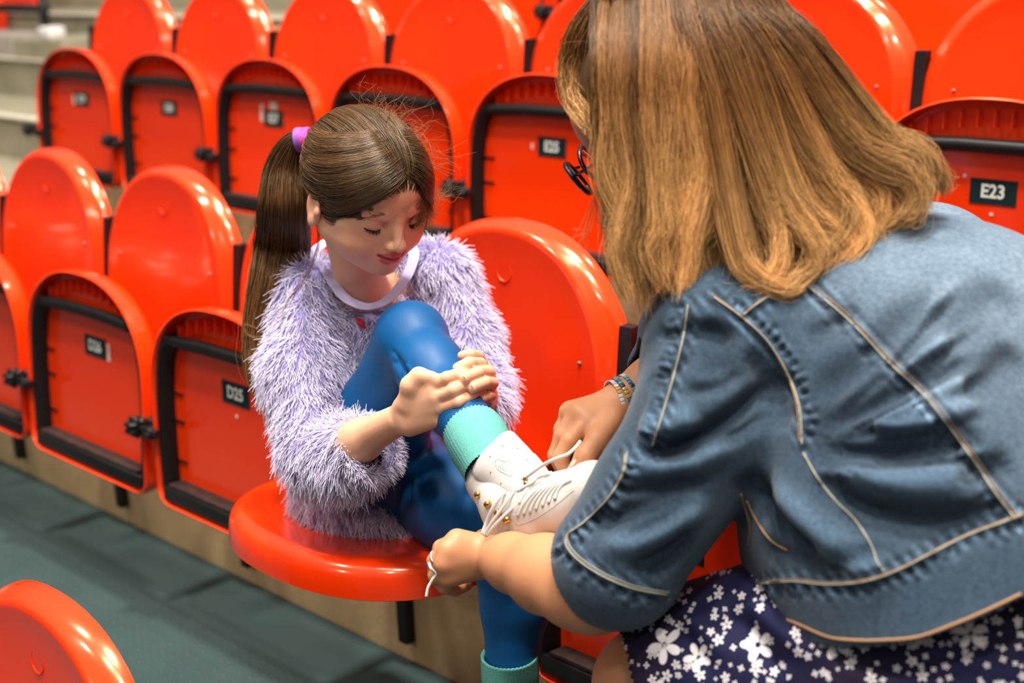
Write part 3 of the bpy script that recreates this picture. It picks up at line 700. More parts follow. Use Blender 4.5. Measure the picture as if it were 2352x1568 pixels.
def guided(n, seed, roots, mids, k=18, off=(.003, .009)):
    """locks from the parting that first drape over the temple and then run back to the tie"""
    r = np.random.default_rng(seed); rad = np.array([.0705, .088, .074]); c0 = np.array([0, -.014, .030]); u = r.random(n); nc = 40; g = r.random(nc); gi = r.integers(0, nc, n); u = np.clip(g[gi]+r.normal(size=n)*.03, 0, 1)
    pick = lambda A, t: np.stack([np.interp(t, np.linspace(0, 1, len(A)), np.array(A)[:, i]) for i in range(3)], 1)
    A = pick(roots, u)+r.normal(size=(n, 3))*.0022; B = pick(mids[0], u)+r.normal(size=(n, 3))*.0022; Cc = pick(mids[1], u)+r.normal(size=(n, 3))*.0025
    out = np.empty((n, k, 3)); of = off[0]+(off[1]-off[0])*r.random(n)
    for i in range(n):
        q = bez([A[i], B[i], Cc[i], T_loc+r.normal(size=3)*.003], k)-c0; d = q/np.linalg.norm(q, axis=1)[:, None]
        R_ = surf_r(d, GM, gbvh, GC)/GS; q = d*(R_*1.004+of[i]*np.clip(np.linspace(0, 5, k), .1, 1))[:, None]+c0; w_ = np.linspace(0, 1, k)[:, None]**8; q = q*(1-w_)+T_loc*w_
        out[i] = GO+q*GS@GM
    return out, g[gi]*2-1
Pg, lg = guided(9000, 9, [(-.006, .070, .068), (-.006, .062, .078), (-.007, .045, .092), (-.008, .020, .102)],
    [[(.034, .068, .042), (.040, .056, .050), (.040, .036, .072), (.036, .008, .088)], [(.066, .022, .004), (.067, .006, .022), (.064, -.020, .045), (.050, -.040, .072)]])
Pm, lm = guided(5000, 19, [(-.010, .070, .068), (-.010, .062, .078), (-.010, .045, .092), (-.010, .020, .102)],
    [[(-.036, .070, .036), (-.042, .056, .046), (-.044, .036, .066), (-.040, .008, .085)], [(-.067, .022, .000), (-.068, .006, .020), (-.066, -.020, .045), (-.052, -.040, .072)]])
Pg = np.concatenate([Pg, Pm]); lg = np.concatenate([lg, lm])
hr2 = strands('hair', Pg-goff, .00032, M_ghair, girl); attr_tone(hr2, lg*.5+np.sin(lg*40)*.45)
P -= goff; hr = strands('hair', P, .00032, M_ghair, girl); attr_tone(hr, lk*.85)
# dark cap of hair under the loose top layer
F = Field(.003, .01); F.ell(GC-goff, np.array([.0705, .088, .074])*GS*1.012, GM); V, Q = F.mesh(0)
L_ = ((V+goff-GO)@GM.T)/GS; keep = np.array([hair_on(p+np.array([0, 0, -.017])) for p in L_]); Q = Q[keep[Q].all(1)]
link('hair_cap', fast_mesh('hair_cap', V, Q, M_gbody), girl)
# ponytail
dT = (T_w-CAM)@CF
pc = [(704, 322, dT), (676, 330, dT+.005), (655, 395, dT+.02), (651, 480, dT+.02), (648, 560, 2.05), (632, 650, 2.04), (608, 740, 2.04), (600, 800, 2.04), (598, 850, 2.04), (606, 908, 2.04)]
pw = [11, 26, 42, 49, 53, 50, 37, 30, 24, 10]
def bundle(n, pc, pw, seed, k=26, depthf=.55, frizz=.0024, start=None, sp=.16, cut=0.):
    r = np.random.default_rng(seed); C = bez([at(*p) for p in pc], k); Wd = bez(np.array([[w_/FPX*p[2], 0, 0] for w_, p in zip(pw, pc)]), k)[:, 0]
    T = np.gradient(C, axis=0); T /= np.linalg.norm(T, axis=1)[:, None]; view = C-CAM; view /= np.linalg.norm(view, axis=1)[:, None]
    X = np.cross(T, view); X /= np.linalg.norm(X, axis=1)[:, None]; Y = np.cross(X, T)
    nc = max(8, n//90); ca = r.random(nc)*2*math.pi; cr = np.sqrt(r.random(nc)); ci = r.integers(0, nc, n)
    u0 = cr[ci]*np.cos(ca[ci]); v0 = cr[ci]*np.sin(ca[ci]); tt = np.linspace(0, 1, k)
    du = r.normal(size=n)*sp; dv = r.normal(size=n)*sp; ph = r.random(nc)*6.3; cl = r.random(nc)
    cu = np.sin(tt[None]*(3+4*cl[ci])[:, None]+ph[ci][:, None])*.20*tt[None]
    uu = (u0+du)[:, None]+cu; vv = (v0+dv)[:, None]+cu*.6
    m = np.maximum(1, np.sqrt(uu**2+vv**2)/1.04); uu /= m; vv /= m
    tl_ = np.clip(tt[None]*(1-cut*r.random(n)**1.5)[:, None]*(k-1), 0, k-1.001); i0 = tl_.astype(int); ff = (tl_-i0)[..., None]; smp = lambda A: A[i0]*(1-ff)+A[i0+1]*ff
    Ws = smp(Wd[:, None])[..., 0]; P = smp(C)+(uu*Ws)[..., None]*smp(X)+(vv*Ws*depthf)[..., None]*smp(Y)
    fz = np.cumsum(r.normal(size=(n, k, 3))*frizz*.35, axis=1); P += fz*np.clip(tt*4, 0, 1)[None, :, None]
    if start is not None: P += (start-P[:, :1])*0
    return P, (cl[ci]-.5)
P, cl = bundle(13000, pc, pw, 5, sp=.20, cut=.12)
pt = strands('ponytail', P-goff, .00034, M_tail, girl); attr_tone(pt, cl*.8)
b = MB(); b.tube(bez([np.array(at(*p)) for p in pc], 24)-goff, np.interp(np.linspace(0, 1, 24), np.linspace(0, 1, 10), [w_/FPX*2.04*.66 for w_ in pw]), 12, flat=(-CF, .5)); b.obj('ponytail_core', M_gbody, pt)
# the tie: a pink band with a purple one beside it
tc0, tc1 = at(712, 318, dT-.004), at(683, 322, dT)
for f0, f1, mt, rr in ((0, .62, M_pink, .0135), (.58, 1, mat('purple_hair_tie', (.30, .10, .42), .7, .3), .0145)):
    b = MB(); 
    for q in range(3):
        c = tc0+(tc1-tc0)*(f0+(f1-f0)*(q+.5)/3); ax = unit(tc1-tc0); X = unit(np.cross(ax, CF)); Y = np.cross(ax, X)
        b.tube([c+rr*(X*math.cos(a)+Y*math.sin(a))-goff for a in np.linspace(0, 2*math.pi, 25)[:-1]], .0034, 8, closed=True)
    b.obj('hair_tie', mt, girl)
# wisps: thin fringe over the brow, strand beside the ear, flyaways round the crown
W_ = []; r = np.random.default_rng(11)
def wisp(pts, n, spread, k=14):
    for _ in range(n):
        j = r.normal(size=(len(pts), 3))*spread*np.linspace(.25, 1.2, len(pts))[:, None]
        W_.append(bez(np.array([at(*p) for p in pts])+j, k))
dn = (nose-CAM)@CF
for pts, n, sp in (([(934, 385, 1.90), (915, 425, 1.875), (900, 445, 1.87), (885, 462, 1.88)], 30, .006), ([(936, 380, 1.905), (950, 430, 1.885), (962, 480, 1.88), (965, 520, 1.88)], 110, .008),
    ([(936, 380, 1.91), (968, 420, 1.90), (985, 470, 1.90), (982, 510, 1.91)], 150, .007), ([(936, 380, 1.91), (978, 410, 1.91), (1000, 450, 1.92), (1035, 435, 1.92)], 40, .006),
    ([(932, 395, 1.90), (922, 470, 1.862), (925, 540, 1.850), (912, 585, 1.853)], 4, .004), ([(712, 470, 1.95), (728, 520, 1.95), (728, 570, 1.96), (700, 640, 1.97), (655, 700, 1.98), (635, 760, 1.98)], 16, .0018),
    ([(770, 500, 1.91), (776, 530, 1.91), (770, 560, 1.93)], 18, .003), ([(590, 755, 2.02), (562, 745, 2.02), (566, 765, 2.02), (590, 775, 2.02), (622, 768, 2.02)], 14, .002)): wisp(pts, n, sp)
for _ in range(210):
    a = r.uniform(-.5, 2.3); d0 = np.array([math.cos(a), .35*r.normal()-.1, math.sin(a)]); d0 = np.array([-abs(math.cos(a))*1.0, .1+r.normal()*.45, abs(math.sin(a))+.15]); d0 /= np.linalg.norm(d0)
    p0 = GC+(d0*np.array([.072, .089, .076])*GS)@GM; dd = (d0+r.normal(size=3)*.5)@GM; L0 = r.uniform(.012, .040)
    q = [p0, p0+dd*L0*.4, p0+dd*L0*.75+r.normal(size=3)*.006-np.array([0, 0, .004]), p0+dd*L0+r.normal(size=3)*.010-np.array([0, 0, .010])]; W_.append(bez(q, 14))
WA = np.array(W_); hb = GC; q = loc(WA)-np.array([0, -.014, .030]); rr_ = np.linalg.norm(q/np.array([.0705, .088, .074]), axis=2)
for i in range(WA.shape[0]):
    for j in range(WA.shape[1]):
        h = gbvh.find_nearest(Vector(WA[i, j]), .05)
        if h[0] is not None:
            dd = (Vector(WA[i, j])-h[0]).dot(h[1]); tgt = .0012+.002*((i*7919) % 13)/13
            if dd < tgt and np.linalg.norm(WA[i, j]-GO) < .125: WA[i, j] += np.array(h[1])*(tgt-dd)
strands('loose_hair', WA-goff, .00020, M_loose, girl)
# brows, lashes
M_brow = mat('light_brown_brow', (.36, .19, .11), .6, .2)
def lash(pts, n, ln, dirv, nm, rad=.00022, sp=.0005):
    Q_ = bez([GW(*p) for p in pts], n); out = []
    for i, p in enumerate(Q_):
        d = (np.array(dirv)+r.normal(size=3)*.25)@GM; p = p+r.normal(size=3)*sp; out.append(np.array([p, p+d*ln*.5, p+d*ln*.9+GM[2]*ln*.10]))
    return out
for x in (-1, 1):
    L1 = lash([(x*.0415, .0665, -.0045), (x*.034, .0725, -.0080), (x*.0275, .0735, -.0088), (x*.0215, .0715, -.0078)], 80, .0042, (x*.25, .8, -.75), 'eyelashes')
    for q in L1:
        h = gbvh.find_nearest(Vector(q[0])); q += np.array(h[0])-q[0]
    strands('eyelashes', np.array(L1)-goff, .00022, M_dark, girl)
    L1 = []
    for q in lash([(x*.0390, .0640, .0130), (x*.033, .0700, .0160), (x*.028, .0735, .0185), (x*.0240, .0750, .0185)], 50, .0050, (x*.9, .1, .05), 'eyebrow', sp=.0014):
        for jj in range(3):
            h = gbvh.ray_cast(Vector(q[jj]+GM[1]*.03), Vector(-GM[1]))
            if h[0] is not None: q[jj] = np.array(h[0])+GM[1]*(.0003+.0004*jj)
        L1.append(q)
    strands('eyebrow', np.array(L1)-goff, .00024, M_brow, girl)
    P_ = bez([GW(*p) for p in [(x*.042, .0655, -.0040), (x*.034, .0718, -.0076), (x*.0275, .0728, -.0084), (x*.0205, .0705, -.0070)]], 16)
    Pq = []
    for p in P_:
        h = gbvh.find_nearest(Vector(p)); Pq.append(np.array(h[0]))
    MB().tube(np.array(Pq)-goff, .00065, 6).obj('lash_line', M_dark, girl)

# ------------------------------------------------------------------ girl: sweater
F = Field(.004, .03)
F.chain([at(830, 1135, 2.115), at(838, 970, 2.125), at(850, 800, 2.11)], [.098, .088, .085], .04)
F.ell(at(870, 1150, 2.13), (.135, .10, .060), None, .04)
F.cap(at(722, 680, 2.07), at(995, 640, 2.13), .050, .050, .04)
F.chain([at(712, 690, 2.05), at(702, 860, 2.00), at(738, 1035, 1.945)], [.053, .056, .052], .03)
F.chain([at(738, 1045, 1.945), at(800, 1052, 1.90), at(838, 1032, 1.868)], [.052, .047, .042], .02)
F.chain([at(1015, 650, 2.12), at(1070, 790, 2.10), at(1104, 900, 2.04), at(1110, 935, 1.985)], [.050, .046, .038, .034], .03)
F.ell(at(852, 800, 2.06), (.085, .065, .075), None, .04)
F.ell(at(838, 655, 2.04), (.062, .055, .040), None, .010, -1); F.ell(at(848, 650, 1.98), (.042, .05, .034), None, .010, -1)
V, Q = F.mesh(2); N = vnormals(V, Q); V[:, 2] = np.maximum(V[:, 2], .460); sb = bv(V, Q)
for px, a, wd in (([(800, 770), (790, 850), (770, 910), (730, 950)], -.010, .011), ([(705, 1000), (740, 960), (775, 925)], -.008, .007), ([(730, 985), (760, 950), (800, 925)], -.007, .006), ([(985, 560), (1000, 640), (985, 700)], -.008, .010), ([(660, 610), (700, 700), (690, 760)], .004, .02), ([(1010, 760), (1050, 740), (1090, 720)], -.006, .009)):
    V = foldpx(V, N, sb, px, a, wd)
# open cuff on the near sleeve
cdir = unit(at(900, 985, 1.81)-at(800, 1052, 1.90)); cpos = at(848, 1022, 1.858)
keep = ~(((V-cpos)@cdir > 0) & (np.linalg.norm(V-cpos, axis=1) < .07))
Q = Q[keep[Q].all(1)]
sw = link('sweater', gl(fast_mesh('sweater', V, Q, M_knit)), girl)
md = sw.modifiers.new('thick', 'SOLIDIFY'); md.thickness = .004; md.offset = -1
N = vnormals(V, Q)
ar = np.linalg.norm(np.cross(V[Q[:, 2]]-V[Q[:, 0]], V[Q[:, 3]]-V[Q[:, 1]]), axis=1); n = 46000
r = np.random.default_rng(21); qi = r.choice(len(Q), n, p=ar/ar.sum()); w4 = r.dirichlet([1, 1, 1, 1], n)
P0 = (V[Q[qi]]*w4[..., None]).sum(1); N0 = (N[Q[qi]]*w4[..., None]).sum(1)
# drop fibres nobody could see: those on the back of the garment against the seat are kept sparse
fc = ((CAM-P0)*N0).sum(1) > -.35; P0, N0 = P0[fc], N0[fc]; n = len(P0)
down = np.array([0, 0, -1.]); tan = down-N0*(N0@down)[:, None]
cid = np.floor(P0/.012).astype(int); hsh = np.sin(cid@np.array([12.9898, 78.233, 37.719]))*43758.5; hsh = hsh-np.floor(hsh); h2 = np.sin(cid@np.array([39.3, 11.1, 83.1]))*24634.6; h2 = h2-np.floor(h2)
side = np.cross(N0, tan); side /= np.linalg.norm(side, axis=1)[:, None]+1e-9
dr = N0*.46+tan*.95+side*((hsh-.5)*1.25)[:, None]+r.normal(size=(n, 3))*.22; dr /= np.linalg.norm(dr, axis=1)[:, None]
ln = (.013+.012*r.random(n))*(.8+.4*h2); s = np.linspace(0, 1, 6)
bend = tan*.5+down*.35+r.normal(size=(n, 3))*.35
P = P0[:, None]+dr[:, None]*(ln[:, None]*s[None])[..., None]+bend[:, None]*(ln[:, None]*(s**2)[None]*.32)[..., None]
bad = (P[:, -1, 2] < .452); P[bad] = P[bad]*[1, 1, 0]+np.clip(P[bad]*[0, 0, 1], .458, 9)*[0, 0, 1]
fz = strands('eyelash_yarn', P-goff, .00052, M_fur, sw); attr_tone(fz, (h2-.5)*.25)
fz['kind'] = 'stuff'
cn_ = np.where((np.abs((V-cpos)@cdir) < .007) & (np.linalg.norm(V-cpos, axis=1) < .07) & np.isin(np.arange(len(V)), Q))[0]; ri = r.choice(cn_, 2600)
d_ = N[ri]*.35+cdir*1.0+r.normal(size=(2600, 3))*.45; d_ /= np.linalg.norm(d_, axis=1)[:, None]; l_ = (.010+.012*r.random(2600))
Pc = V[ri][:, None]+d_[:, None]*(l_[:, None]*s[None])[..., None]+down*(l_[:, None]*(s**2)[None]*.35)[..., None]
d2 = -N[ri]*.6+cdir*.5+r.normal(size=(2600, 3))*.4; Pd = (V[ri]-cdir*.006)[:, None]+d2[:, None]*(l_[:, None]*.8*s[None])[..., None]
fc_ = strands('cuff_fringe', np.concatenate([Pc, Pd])-goff, .00052, M_fur, sw); attr_tone(fc_, r.random(5200)*.3-.15); fc_['kind'] = 'stuff'
# ribbed collar of the shirt
cp = [(724, 578, 2.065), (748, 622, 2.02), (785, 678, 1.975), (818, 700, 1.958), (850, 706, 1.952), (885, 694, 1.960), (920, 660, 1.990), (944, 615, 2.03), (948, 575, 2.08), (900, 545, 2.13), (800, 538, 2.13)]
cc = bez([at(*p) for p in cp], 60, True); b = MB()
ctr = cc.mean(0); fl_ = [unit((p-ctr)*[1, 1, .2]) for p in cc]
R_ = []
for i, p in enumerate(cc):
    t = unit(cc[(i+1) % 60]-cc[i-1]); outw = unit((p-ctr)-t*((p-ctr)@t)); nn = unit(np.cross(t, outw)); nn = nn if nn@(CAM-p) > 0 else -nn
    ww, tt_ = .0085, .0022
    R_.append([tuple(p+outw*ww*math.cos(a)+nn*tt_*math.sin(a)+nn*.002*math.cos(a)**2-goff) for a in np.linspace(0, 2*math.pi, 13)[:-1]])
R_.append(R_[0]); b.rings(R_, True, False, False); b.obj('shirt_collar', M_rib, girl)
# red printed patch on the chest of the sweater (an edge of it shows)
pp = hitpx(sb, 828, 742, at(828, 742, 2.0)); b = MB()
pk = [at(815, 728, 1.0)-CAM, at(830, 732, 1.0)-CAM, at(842, 752, 1.0)-CAM, at(836, 756, 1.0)-CAM, at(822, 745, 1.0)-CAM]; dd_ = (pp-CAM)@CF-.018
b.rings([[tuple(CAM+q*(dd_+h)-goff) for q in pk] for h in (0, .003)]); b.obj('red_badge', mat('red_badge', (.6, .01, .03), .6), sw)
# bracelet glimpsed behind the left fingers
b = MB(); c = at(1122, 893, 1.86); b.tube([c+.026*(CU*math.cos(a)*.9+(-CF)*math.sin(a)) +CR*.002-goff for a in np.linspace(0, 2*math.pi, 25)[:-1]], .0035, 8, closed=True); b.obj('wristband', mat('pale_blue_band', (.25, .62, .72), .5), girl)
# ================================================================== SKATE on the raised foot
skate = empty('skate', at(1200, 1250, 1.62)); so = np.array(skate.location); SI = Matrix.Translation(-skate.location)
tag(skate, 'white leather lace-up skate boot with brass hooks on the raised foot', 'skate')
def sl(o): o.data.transform(SI); return o
# directions
b_top = at(1122, 1058, 1.700); b_ank = at(1190, 1160, 1.650); b_heel = at(1196, 1235, 1.655); b_ball = at(1300, 1158, 1.590); b_toe = at(1356, 1128, 1.565)
F = Field(.0022, .02)
F.chain([at(1140, 1100, 1.685), b_ank], [.038, .039], .02).chain([b_ank, b_heel], [.037, .033], .02)
F.chain([b_ank, at(1245, 1160, 1.615), b_ball, b_toe], [.037, .033, .029, .027], .02); F.chain([b_heel, at(1250, 1215, 1.62), b_ball, b_toe], [.030, .026, .028, .028], .02)
F.ell(at(1372, 1112, 1.560), (.024, .024, .023), None, .015)
F.ell(at(1100, 1045, 1.71), (.036, .036, .036), None, .006, -1)
V, Q = F.mesh(3); kv = bv(V, Q)
sk_body = link('boot', fast_mesh('boot', V, Q, M_boot), skate); sl(sk_body)
def plate(name, rows, m, parent, th=.004, nu=14, nv=14, bulge=0, edge=0):
    """curved panel through a grid of (u, v, depth) points, with thickness and rounded rim"""
    G = np.array([[at(*p) for p in row] for row in rows]); A = np.array([bez(row, nv) for row in G]); A = np.array([bez(A[:, j], nu) for j in range(nv)]).transpose(1, 0, 2)
    du = np.gradient(A, axis=0); dv = np.gradient(A, axis=1); N_ = np.cross(du, dv); N_ /= np.linalg.norm(N_, axis=2)[..., None]+1e-12
    if (N_*(CAM-A)).sum() < 0: N_ = -N_
    uu, vv = np.meshgrid(np.linspace(0, 1, nu), np.linspace(0, 1, nv), indexing='ij'); e = np.minimum(np.minimum(uu, 1-uu)*nu, np.minimum(vv, 1-vv)*nv); rim = np.sqrt(np.clip(e/1.5, 0, 1))
    top = A+N_*(th*.5*rim+bulge*np.sin(math.pi*uu)*np.sin(math.pi*vv))[..., None]; bot = A-N_*(th*.5*rim)[..., None]
    Vv = list(top.reshape(-1, 3)-so)+list(bot.reshape(-1, 3)-so); Fc = []
    for i in range(nu-1):
        for j in range(nv-1): a = i*nv+j; Fc += [(a, a+nv, a+nv+1, a+1), tuple(q+nu*nv for q in (a, a+1, a+nv+1, a+nv))]
    rimi = [i*nv for i in range(nu)]+[(nu-1)*nv+j for j in range(1, nv)]+[i*nv+nv-1 for i in range(nu-2, -1, -1)]+[j for j in range(nv-2, 0, -1)]
    for a, b_ in zip(rimi, rimi[1:]+rimi[:1]): Fc.append((a, b_, b_+nu*nv, a+nu*nv))
    return obj(name, Vv, Fc, m, parent), top
# padded tongue, rising out of the boot (rows run from its top edge down)
tg, tgt = plate('tongue', [[(1087, 1078, 1.672), (1104, 1045, 1.655), (1134, 1012, 1.650), (1160, 991, 1.658), (1176, 996, 1.672)],
    [(1087, 1096, 1.662), (1116, 1070, 1.643), (1150, 1038, 1.637), (1180, 1014, 1.645), (1194, 1018, 1.660)],
    [(1116, 1118, 1.648), (1148, 1100, 1.628), (1180, 1070, 1.622), (1210, 1046, 1.630), (1222, 1050, 1.645)],
    [(1165, 1148, 1.622), (1186, 1132, 1.604), (1212, 1110, 1.598), (1240, 1088, 1.604), (1254, 1092, 1.62)],
    [(1200, 1165, 1.604), (1218, 1152, 1.590), (1240, 1134, 1.586), (1266, 1112, 1.590), (1280, 1115, 1.60)]], M_boot, skate, th=.009, bulge=.002, nu=22, nv=20)
tb = bv(np.array([v.co for v in tg.data.vertices])+so, np.array([p.vertices[:] for p in tg.data.polygons])) if len(set(len(p.vertices) for p in tg.data.polygons)) == 1 else None
for u, v in ((1154, 1024), (1126, 1048), (1188, 1030), (1127, 1084), (1211, 1056), (1151, 1109), (1206, 1101)):     # punched air holes
    h = hitpx(tb, u, v)
    if h is None: continue
    n_ = unit(CAM-h); X = unit(np.cross(n_, CU)); Y = np.cross(n_, X); MB().rings([[tuple(h-so+n_*hh+.0010*s*(X*math.cos(a)+Y*math.sin(a))) for a in np.linspace(0, 2*math.pi, 9)[:-1]] for s, hh in ((1, -.001), (1, .0006), (.3, .0004))]).obj('air_hole', mat('hole', (.20, .15, .08), .6), tg)
# embossed emblem: outlined shield-like figure filled with fine parallel ridges
def onb(bvh, u, v, off=.0005, tries=((0, 0), (2, 0), (-2, 0), (0, 2), (0, -2), (4, 4), (-4, -4), (6, 0), (-6, 0), (0, 6), (0, -6))):
    for a, b_ in tries:
        h = hitpx(bvh, u+a, v+b_)
        if h is not None: return h+unit(CAM-h)*off
    return None
M_emb = mat('embossed_leather', (.56, .52, .48), .6, .2)
def emb(pts, r=.00055):
    P = [onb(tb, *p, off=.0001) for p in pts]; P = [p for p in P if p is not None]
    if len(P) > 1: MB().tube(np.array(P)-so, r, 5).obj('embossed_line', M_emb, tg)
ol = [(1137, 1062), (1143, 1053), (1152, 1057), (1160, 1060), (1170, 1057), (1178, 1052), (1186, 1051), (1189, 1060), (1195, 1070), (1190, 1077), (1184, 1080), (1178, 1088), (1172, 1094), (1166, 1090), (1158, 1086), (1150, 1082), (1142, 1075), (1137, 1062)]
emb(ol)
for i in range(11):
    t = i/10; a = (1141+t*42, 1056+t*14-6*math.sin(t*6.28)); b_ = (1140+t*38-2, 1073+t*20)
    emb([(1140+t*42, 1058+t*6), (1138+t*38, 1070+t*22)], .00035)
# side flaps of the open boot
lf, _ = plate('boot_flap', [[(1086, 1106, 1.690), (1090, 1125, 1.685), (1100, 1160, 1.675), (1122, 1200, 1.660), (1150, 1240, 1.648)],
    [(1100, 1101, 1.668), (1112, 1126, 1.655), (1130, 1160, 1.640), (1150, 1195, 1.628), (1175, 1232, 1.620)],
    [(1118, 1106, 1.655), (1140, 1130, 1.638), (1164, 1158, 1.620), (1186, 1185, 1.608), (1212, 1215, 1.605)]], M_boot, skate, th=.006, nu=16, nv=20)
ll, _ = plate('flap_lining', [[(1100, 1099, 1.672), (1122, 1106, 1.660), (1150, 1128, 1.642), (1176, 1150, 1.628)], [(1104, 1104, 1.668), (1122, 1114, 1.655), (1146, 1136, 1.638), (1170, 1158, 1.624)]], M_boot2, skate, th=.003)
rf, _ = plate('boot_flap', [[(1200, 1040, 1.690), (1212, 1036, 1.672), (1222, 1038, 1.662)], [(1216, 1060, 1.680), (1230, 1056, 1.660), (1240, 1060, 1.648)], [(1238, 1088, 1.655), (1252, 1082, 1.636), (1262, 1084, 1.628)], [(1262, 1112, 1.625), (1278, 1104, 1.605), (1290, 1104, 1.600)]], M_boot, skate, th=.006)
rl, _ = plate('flap_lining', [[(1206, 1046, 1.672), (1216, 1041, 1.664)], [(1222, 1064, 1.664), (1233, 1062, 1.652)], [(1245, 1092, 1.636), (1256, 1090, 1.630)]], M_boot2, skate, th=.003)
kall = [bv(np.array([v.co for v in o.data.vertices])+so, np.array([[*p.vertices] for p in o.data.polygons])) for o in (sk_body, tg, lf, rf)]
def boot_hit(u, v, off=.0008):
    best = None
    for b_ in kall:
        h = hitpx(b_, u, v)
        if h is not None and (best is None or (h-CAM)@CF < (best-CAM)@CF): best = h
    return None if best is None else best+unit(CAM-best)*off
# brass hooks
for u, v in ((1097, 1136), (1119, 1158), (1142, 1178), (1163, 1194)):
    h = boot_hit(u, v, 0); 
    if h is None: continue
    ax = unit(unit(CAM-h)+CR*.25+CU*.15); X = unit(np.cross(ax, CU)); Y = np.cross(ax, X); rr = lambda s, hh: [tuple(h-so+ax*hh+.86*s*(X*math.cos(a)+Y*math.sin(a))) for a in np.linspace(0, 2*math.pi, 17)[:-1]]
    b = MB().rings([rr(.0050, -.001), rr(.0048, .0010), rr(.0024, .0016), rr(.0022, .0045), rr(.0040, .0052), rr(.0046, .0066), rr(.0038, .0082), rr(.001, .0088)]); b.obj('lace_hook', M_gold, skate)
for u, v in ((1207, 1098), (1208, 1109)):
    h = boot_hit(u, v, .0006)
    if h is not None: n_ = unit(CAM-h); X = unit(np.cross(n_, CU)); Y = np.cross(n_, X); MB().rings([[tuple(h-so+n_*hh+.0030*s*(X*math.cos(a)+Y*math.sin(a))) for a in np.linspace(0, 2*math.pi, 13)[:-1]] for s, hh in ((1, -.001), (1, .002), (.4, .003))]).obj('lace_hook', M_gold, skate)
# crossed lacing over the instep, eyelets either side
def lace(pts, w=.0024, th=.38, name='lace', off=.0018, k=40):
    """pts: (u, v, depth or None to lie on the boot)"""
    P = []
    for u, v, d in pts:
        h = boot_hit(u, v, off) if d is None else at(u, v, d)
        if h is None: h = at(u, v, 1.6)
        P.append(h)
    C = bez(P, k); n_ = CAM-C; n_ /= np.linalg.norm(n_, axis=1)[:, None]
    b = MB(); b.tube(C-so, w*.62, 8, flat=(list(n_), th)); return b.obj(name, M_lace, skate)
ey = [(1190, 1183), (1204, 1179), (1218, 1175), (1232, 1168), (1247, 1160), (1261, 1153), (1275, 1145)]
ey2 = [(1252, 1113), (1262, 1110), (1272, 1107), (1283, 1105), (1293, 1104), (1303, 1103), (1312, 1102)]
for i in range(7):
    a, b_ = ey[i], ey2[i]; m1 = (a[0]*.7+b_[0]*.3-5, a[1]*.7+b_[1]*.3-6); m2 = (a[0]*.35+b_[0]*.65-6, a[1]*.35+b_[1]*.65-5)
    lace([(a[0], a[1], None), (*m1, None), (*m2, None), (*b_, None)], .0021, .45, off=.0022)
    h = boot_hit(*a, .0003)
    if h is not None: n_ = unit(CAM-h); X = unit(np.cross(n_, CU)); Y = np.cross(n_, X); MB().rings([[tuple(h-so+n_*hh+.0024*s*(X*math.cos(q)+Y*math.sin(q))) for q in np.linspace(0, 2*math.pi, 11)[:-1]] for s, hh in ((1, -.001), (.9, .0005), (.4, .0002))]).obj('eyelet', mat('eyelet_grey', (.30, .27, .24), .5), skate)
# stitched seam line of the eyelet panel
def seam_on(hitf, pts, r, m, parent, o0, k=50, off=.0002, name='seam'):
    P = [hitf(u, v) for u, v in pts]; P = [p+unit(CAM-p)*off for p in P if p is not None]
    if len(P) < 2: return None
    b = MB(); b.tube(bez(P, k)-o0, r, 6); return b.obj(name, m, parent)
dense = lambda pts, n: [tuple(q[:2]) for q in bez(np.array([[*p, 0] for p in pts]), n)]
seam_on(lambda u, v: boot_hit(u, v, 0), dense([(1180, 1180), (1186, 1200), (1200, 1202), (1225, 1192), (1250, 1178), (1275, 1160), (1300, 1140), (1318, 1125)], 26), .0004, mat('seam_grey', (.55, .52, .48), .8), skate, so)
seam_on(lambda u, v: boot_hit(u, v, 0), dense([(1368, 1072), (1358, 1085), (1345, 1110), (1336, 1140), (1330, 1165)], 16), .0005, M_boot2, skate, so)
seam_on(lambda u, v: boot_hit(u, v, 0), dense([(1176, 1160), (1172, 1190), (1170, 1215), (1176, 1238)], 14), .0004, mat('seam_grey2', (.55, .52, .48), .8), skate, so)
# loose laces pulled by the two hands
lace([(1098, 1150, 1.668), (1120, 1143, 1.650), (1150, 1132, 1.625), (1203, 1099, 1.595), (1250, 1066, 1.575), (1280, 1052, 1.565), (1305, 1042, 1.560), (1322, 1027, 1.560), (1334, 1012, 1.565)], .0032, .32, k=60)
lace([(1205, 1118, 1.592), (1222, 1104, 1.585), (1245, 1090, 1.582), (1268, 1086, 1.584)], .0036, .35)
lace([(1188, 1128, 1.595), (1215, 1112, 1.585), (1240, 1095, 1.583), (1266, 1092, 1.585), (1285, 1102, 1.59)], .0030, .35)
lace([(1286, 1102, 1.590), (1296, 1090, 1.582), (1311, 1070, 1.572), (1322, 1056, 1.572)], .0028, .35)
lace([(1108, 1226, 1.612), (1118, 1200, 1.610), (1132, 1168, 1.602), (1146, 1142, 1.600), (1160, 1128, 1.606)], .0040, .32)
lace([(1112, 1230, 1.612), (1126, 1205, 1.606), (1144, 1180, 1.600), (1166, 1148, 1.596), (1186, 1120, 1.598)], .0028, .35)
lace([(1116, 1232, 1.612), (1136, 1206, 1.604), (1160, 1182, 1.598), (1190, 1154, 1.592), (1205, 1128, 1.590), (1222, 1110, 1.588), (1244, 1103, 1.588)], .0030, .35)
lace([(1192, 1154, None), (1202, 1135, None), (1222, 1116, None), (1246, 1104, None)], .0042, .30)
lace([(985, 1292, 1.60), (990, 1305, 1.595), (1000, 1318, 1.60), (992, 1332, 1.60), (983, 1350, 1.60), (979, 1370, 1.60)], .0026, .8, name='lace_end')
